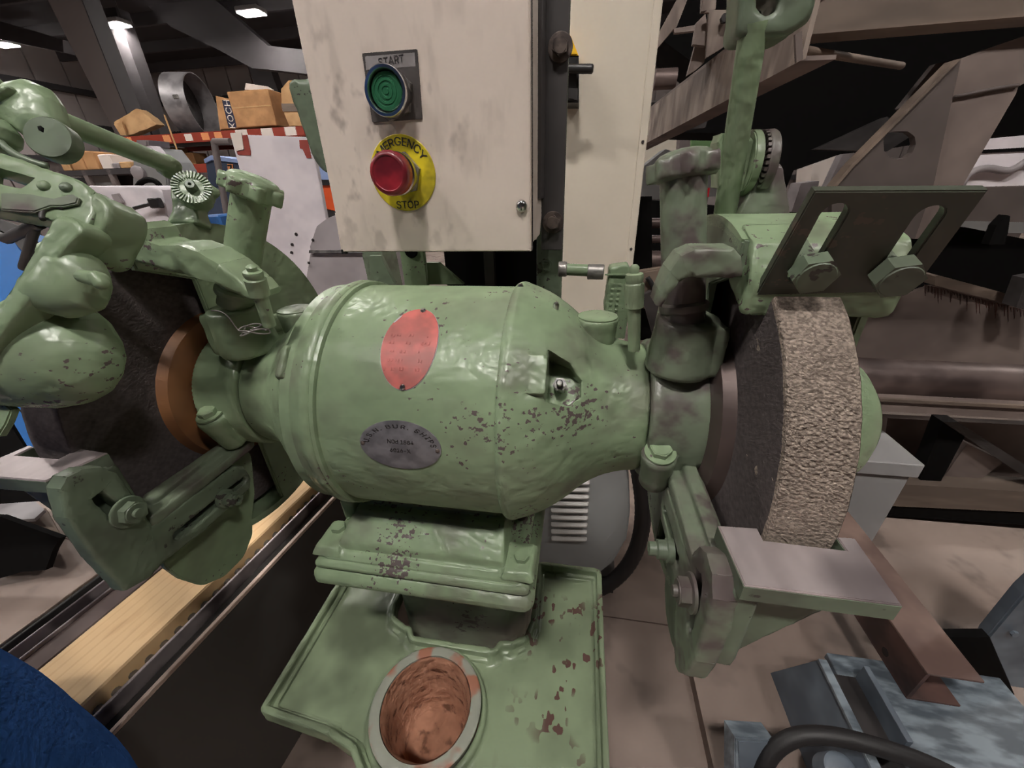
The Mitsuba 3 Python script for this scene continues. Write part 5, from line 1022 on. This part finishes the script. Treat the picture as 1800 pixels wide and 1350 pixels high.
# far things between the frames
far = [('cream_wall_panel', [(1135, 262), (1192, 232), (1196, 262), (1150, 302), (1120, 330), (1120, 270)], 6.0, 0.1, 'cream_paint', 'cream panel glimpsed right of the electrical cabinet', 'panel'),
       ('grey_column', [(1196, 234), (1214, 232), (1212, 290), (1192, 290)], 4.5, 0.15, 'column_grey', 'narrow grey column left of the green panel', 'column'),
       ('green_cabinet', [(1216, 234), (1260, 234), (1256, 264), (1214, 264)], 5.5, 0.1, 'machine_green', 'bright green cabinet top beside the grey column', 'cabinet'),
       ('white_crate', [(1205, 263), (1268, 260), (1270, 290), (1204, 296)], 3.9, 0.3, 'white_paint', 'white printed crate behind the right shield joint', 'crate'),
       ('red_block', [(1228, 334), (1248, 330), (1246, 346), (1226, 350)], 2.6, 0.1, 'safety_red', 'small red block right of the right adjusting post', 'block'),
       ('grey_machine', [(1122, 300), (1170, 262), (1262, 292), (1262, 345), (1122, 352)], 3.8, 0.3, 'machine_grey', 'light grey machine base behind the right star knob', 'machine'),
       ('parts_shelf', [(1430, 268), (1478, 264), (1452, 330), (1424, 335)], 4.6, 0.3, 'tag_white', 'far shelf of white parts glimpsed between black uprights', 'shelf'),
       ('slanted_strut', [(1486, 262), (1500, 262), (1470, 330), (1452, 334)], 4.2, 0.1, 'hood_grey', 'slanted pale strut left of the gusset bracket', 'strut'),
       ('pink_cabinet', [(1408, 322), (1440, 318), (1430, 372), (1390, 376)], 4.4, 0.2, 'hood_grey', 'pinkish grey cabinet low behind the spark arrester plate', 'cabinet'),
       ('grey_bench', [(1680, 388), (1830, 384), (1830, 410), (1666, 410)], 4.0, 0.3, 'machine_grey', 'grey bench with parts behind the black handle', 'bench')]
for nm_, px, Y, th, mat, lb3, ct in far:
    k = thing(nm_, lb3, ct); m_ = slab(pl(px, Y=Y), th); add(f'{k}__front', m_, mat, False)
    b_ = m_.bounds; cx_ = (b_[0, 0] + b_[1, 0]) / 2; w_ = 0.3 * (b_[1, 0] - b_[0, 0])
    if b_[0, 2] > -EYE + 0.05: add(f'{k}__stand', span(cx_ - w_, cx_ + w_, Y + 0.005, Y + th, -EYE, b_[0, 2] + 0.06), 'column_grey', False)
# dark roller bed behind the right post
RB = thing('roller_bed', 'dark roller bed with steel rollers behind the right adjusting post', 'machine')
add(f'{RB}__side_plate', slab(pl([(1112, 346), (1146, 345), (1146, 520), (1096, 520)], Y=1.75), 0.02), 'void_black', False)
add(f'{RB}__frame', slab(pl([(1120, 350), (1700, 400), (1800, 420), (1860, 560), (1500, 560), (1110, 600)], Y=2.1), 0.1), 'void_black', False)
for y, r_ in ((392, 0.02), (420, 0.016), (458, 0.042)): add(f'{RB}__roller', cyl(at(1128, y, Y=1.82), at(1300, y + 2, Y=1.82), r_, n=24), 'mill_steel', 40)
add(f'{RB}__gear_box', slab(pl([(1122, 478), (1172, 470), (1170, 530), (1140, 545), (1116, 540)], Y=1.7), 0.05, bev=0.006), 'tan_steel', False)
add(f'{RB}__cable', sweep(spline(pl([(1138, 488), (1146, 500), (1150, 512), (1146, 524)], Y=1.68), 14), 0.010, 8), 'rubber', True)
add(f'{RB}__brace', slab(pl([(1128, 520), (1145, 512), (1175, 560), (1175, 600), (1150, 600)], Y=1.6), 0.03), 'dark_steel', False)
# long bench with rusty pipe
PB = thing('pipe_bench', 'brown steel bench carrying a thick rusty pipe, right of the right wheel', 'bench')
def pb(part, m, mat, smooth=False, label=None): return add(f'{PB}__{part}', m, mat, smooth, label)
pb('back_plate', slab(pl([(1480, 660), (1480, 560), (1560, 528), (1648, 500), (1900, 565), (1900, 670)], Y=1.62), 0.02), 'brown_steel', label='drip-stained back plate')
drips = []
rnd = random.Random(12)
for k in range(34):
    x = 1625 + k * 5.6; y = 506 + (x - 1648) * 0.258; L = rnd.choice([6, 9, 14, 20, 28]); drips.append(slab(pl([(x, y), (x + rnd.uniform(3, 7), y + 1), (x + rnd.uniform(1, 3), y + L)], Y=1.6185), 0.002))
pb('rust_drips', cat(*drips), 'rusty_steel', label='dark red drips along the top edge')
scene_k = f'{PB}__rust_drips'; labels[scene_k]['kind'] = 'stuff'
pb('top_flange', slab(pl([(1644, 486), (1650, 484), (1792, 522), (1786, 538), (1644, 502)], Y=1.60), 0.06), 'tan_steel')
pb('end_post', slab(pl([(1786, 540), (1806, 490), (1860, 480), (1860, 560)], Y=1.5), 0.05), 'dark_steel')
pz0, pz1 = at(1520, 657, Y=1.30), at(1800, 668, Y=1.30)
pb('rusty_pipe', cyl([0.55, 1.30, -0.585], [2.1, 1.30, -0.600], 0.062, n=56), 'mill_steel', 50, 'thick dark pipe with a bright worn streak')
q0 = at(1590, 699, Y=1.22)
pb('flat_bar', span(0.6, 2.1, 1.215, 1.26, q0[2] - 0.050, q0[2] - 0.004), 'brown_steel'); pb('flat_bar', span(0.6, 2.1, 1.205, 1.215, q0[2] - 0.010, q0[2]), 'tan_steel')
pb('lower_panel', slab(pl([(1560, 735), (1900, 752), (1900, 900), (1540, 880)], Y=1.45), 0.03), 'brown_steel')
pb('strut', slab(pl([(1658, 742), (1684, 742), (1900, 880), (1900, 905)], Y=1.30), 0.05), 'dark_steel'); pb('strut', slab(pl([(1658, 742), (1700, 760), (1640, 872), (1614, 852)], Y=1.31), 0.05), 'void_black')
pb('strut', slab(pl([(1700, 780), (1764, 812), (1688, 870), (1640, 866)], Y=1.34), 0.05), 'brown_steel')
pb('sill', slab(pl([(1530, 848), (1900, 870), (1900, 905), (1530, 888)], Y=1.28), 0.08), 'tan_steel')
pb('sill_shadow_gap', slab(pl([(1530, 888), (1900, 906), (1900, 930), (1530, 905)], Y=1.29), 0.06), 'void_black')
# grey pedestal box
e0 = at(1527, 965, Z=-EYE); zt = at(1600, 838, Y=e0[1])[2]; ztop = at(1610, 817, Y=e0[1] - 0.012)[2]
GB = thing('grey_pedestal', 'small light grey steel pedestal standing on the floor behind the right wheel', 'pedestal')
add(f'{GB}__post', span(e0[0] - 0.20, e0[0], e0[1], e0[1] + 0.17, -EYE, zt, 0.003), 'lightgrey_paint', False)
add(f'{GB}__cap', span(e0[0] - 0.212, e0[0] + 0.012, e0[1] - 0.012, e0[1] + 0.18, zt + 0.005, ztop, 0.003), 'lightgrey_paint', False)
# steel beam on a blue-grey base
IB = thing('steel_beam', 'rusty steel channel beam lying on the blue-grey base below the right tool rest', 'beam')
bx, by0, by1, bzt, bzb = 0.829, 0.580, 2.0, -0.950, -1.055
add(f'{IB}__top_flange', span(bx - 0.052, bx + 0.052, by0, by1, bzt - 0.006, bzt, 0.001), 'rusty_steel_light', False)
add(f'{IB}__web', span(bx - 0.052, bx - 0.044, by0 + 0.001, by1, bzb + 0.006, bzt - 0.006), 'rusty_steel', False)
add(f'{IB}__bottom_flange', span(bx - 0.052, bx + 0.052, by0, by1, bzb, bzb + 0.006, 0.001), 'rusty_steel', False)
wh = at(1556, 1146, X=bx - 0.052); add(f'{IB}__bolt_hole', cyl([bx - 0.0525, wh[1], wh[2]], [bx - 0.0515, wh[1], wh[2]], 0.010, n=20), 'ink', 30)
BS = thing('machine_pedestal', 'scratched blue-grey machine base on the floor at lower right', 'machine base')
def bs(part, m, mat, smooth=False, label=None): return add(f'{BS}__{part}', m, mat, smooth, label)
bs('top_plate', span(0.655, 1.02, 0.10, 0.66, -1.075, -1.055, 0.002), 'bluegrey_scratched')
bs('side_plate', slab([[0.600, 0.607, -1.0], [0.600, 0.10, -1.0], [0.56, 0.10, -EYE], [0.56, 0.66, -EYE]], 0.012), 'bluegrey_paint'); bs('edge_strip', span(0.594, 0.612, 0.10, 0.607, -1.006, -0.998, 0.001), 'bluegrey_scratched')
bs('inner_plate', span(0.612, 0.690, 0.10, 0.607, -1.060, -1.050), 'dark_steel'); bs('inner_plate', span(0.688, 0.700, 0.47, 0.607, -1.055, -1.0, 0.001), 'bluegrey_paint')
bs('body', span(0.62, 1.0, 0.10, 0.64, -EYE, -1.075), 'bluegrey_paint')
ck_ = bs('corner_bracket', slab(pl([(1292, 1296), (1360, 1300), (1352, 1420), (1292, 1420)], D=0.74), 0.04, bev=0.002), 'bluegrey_scratched')
add(f'{BS}__bracket_slot', slab(pl([(1298, 1304), (1352, 1306), (1345, 1350), (1300, 1350)], D=0.738), 0.004), 'bluegrey_paint', False)
solo('black_hose', sweep(spline([at(1336, 1420, D=0.74), at(1352, 1330, D=0.735), at(1392, 1298, D=0.73), at(1440, 1292, D=0.72), at(1540, 1312, D=0.70), at(1650, 1352, D=0.69), at(1760, 1420, D=0.68)], 60), 0.0150, 18), 'rubber', 'black rubber hose arching over the blue-grey base at the bottom edge', 'hose', True)
solo('round_boss', lathe([(0.03, -0.05), (0.03, 0.0), (0.024, 0.004)], at(1480, 1356, D=0.755), (0, -0.3, 1), 28), 'bluegrey_paint', 'round grey boss under the black hose', 'boss', 40)
MB_ = thing('blue_grey_machine', 'tall blue-grey machine face with a bolt at the lower right edge', 'machine')
add(f'{MB_}__face', slab(pl([(1736, 1122), (1800, 1046), (1960, 900), (1960, 1420), (1830, 1420), (1794, 1250)], Y=0.72), 0.03, bev=0.004), 'bluegrey_paint', False)
qb = at(1781, 1112, Y=0.715); add(f'{MB_}__bolt', hexhead(qb, (0, -1, 0.1), 0.008, 0.006), 'bluegrey_paint')
solo('shadow_sheet', slab(pl([(1668, 1120), (1740, 1120), (1800, 1260), (1800, 1330), (1776, 1330), (1720, 1200)], Y=0.70), 0.02), 'void_black', 'black sheet painted as the shadow between the steel beam and the blue-grey machine face', 'panel', False)  # black sheet painted in where the gap is only in shadow
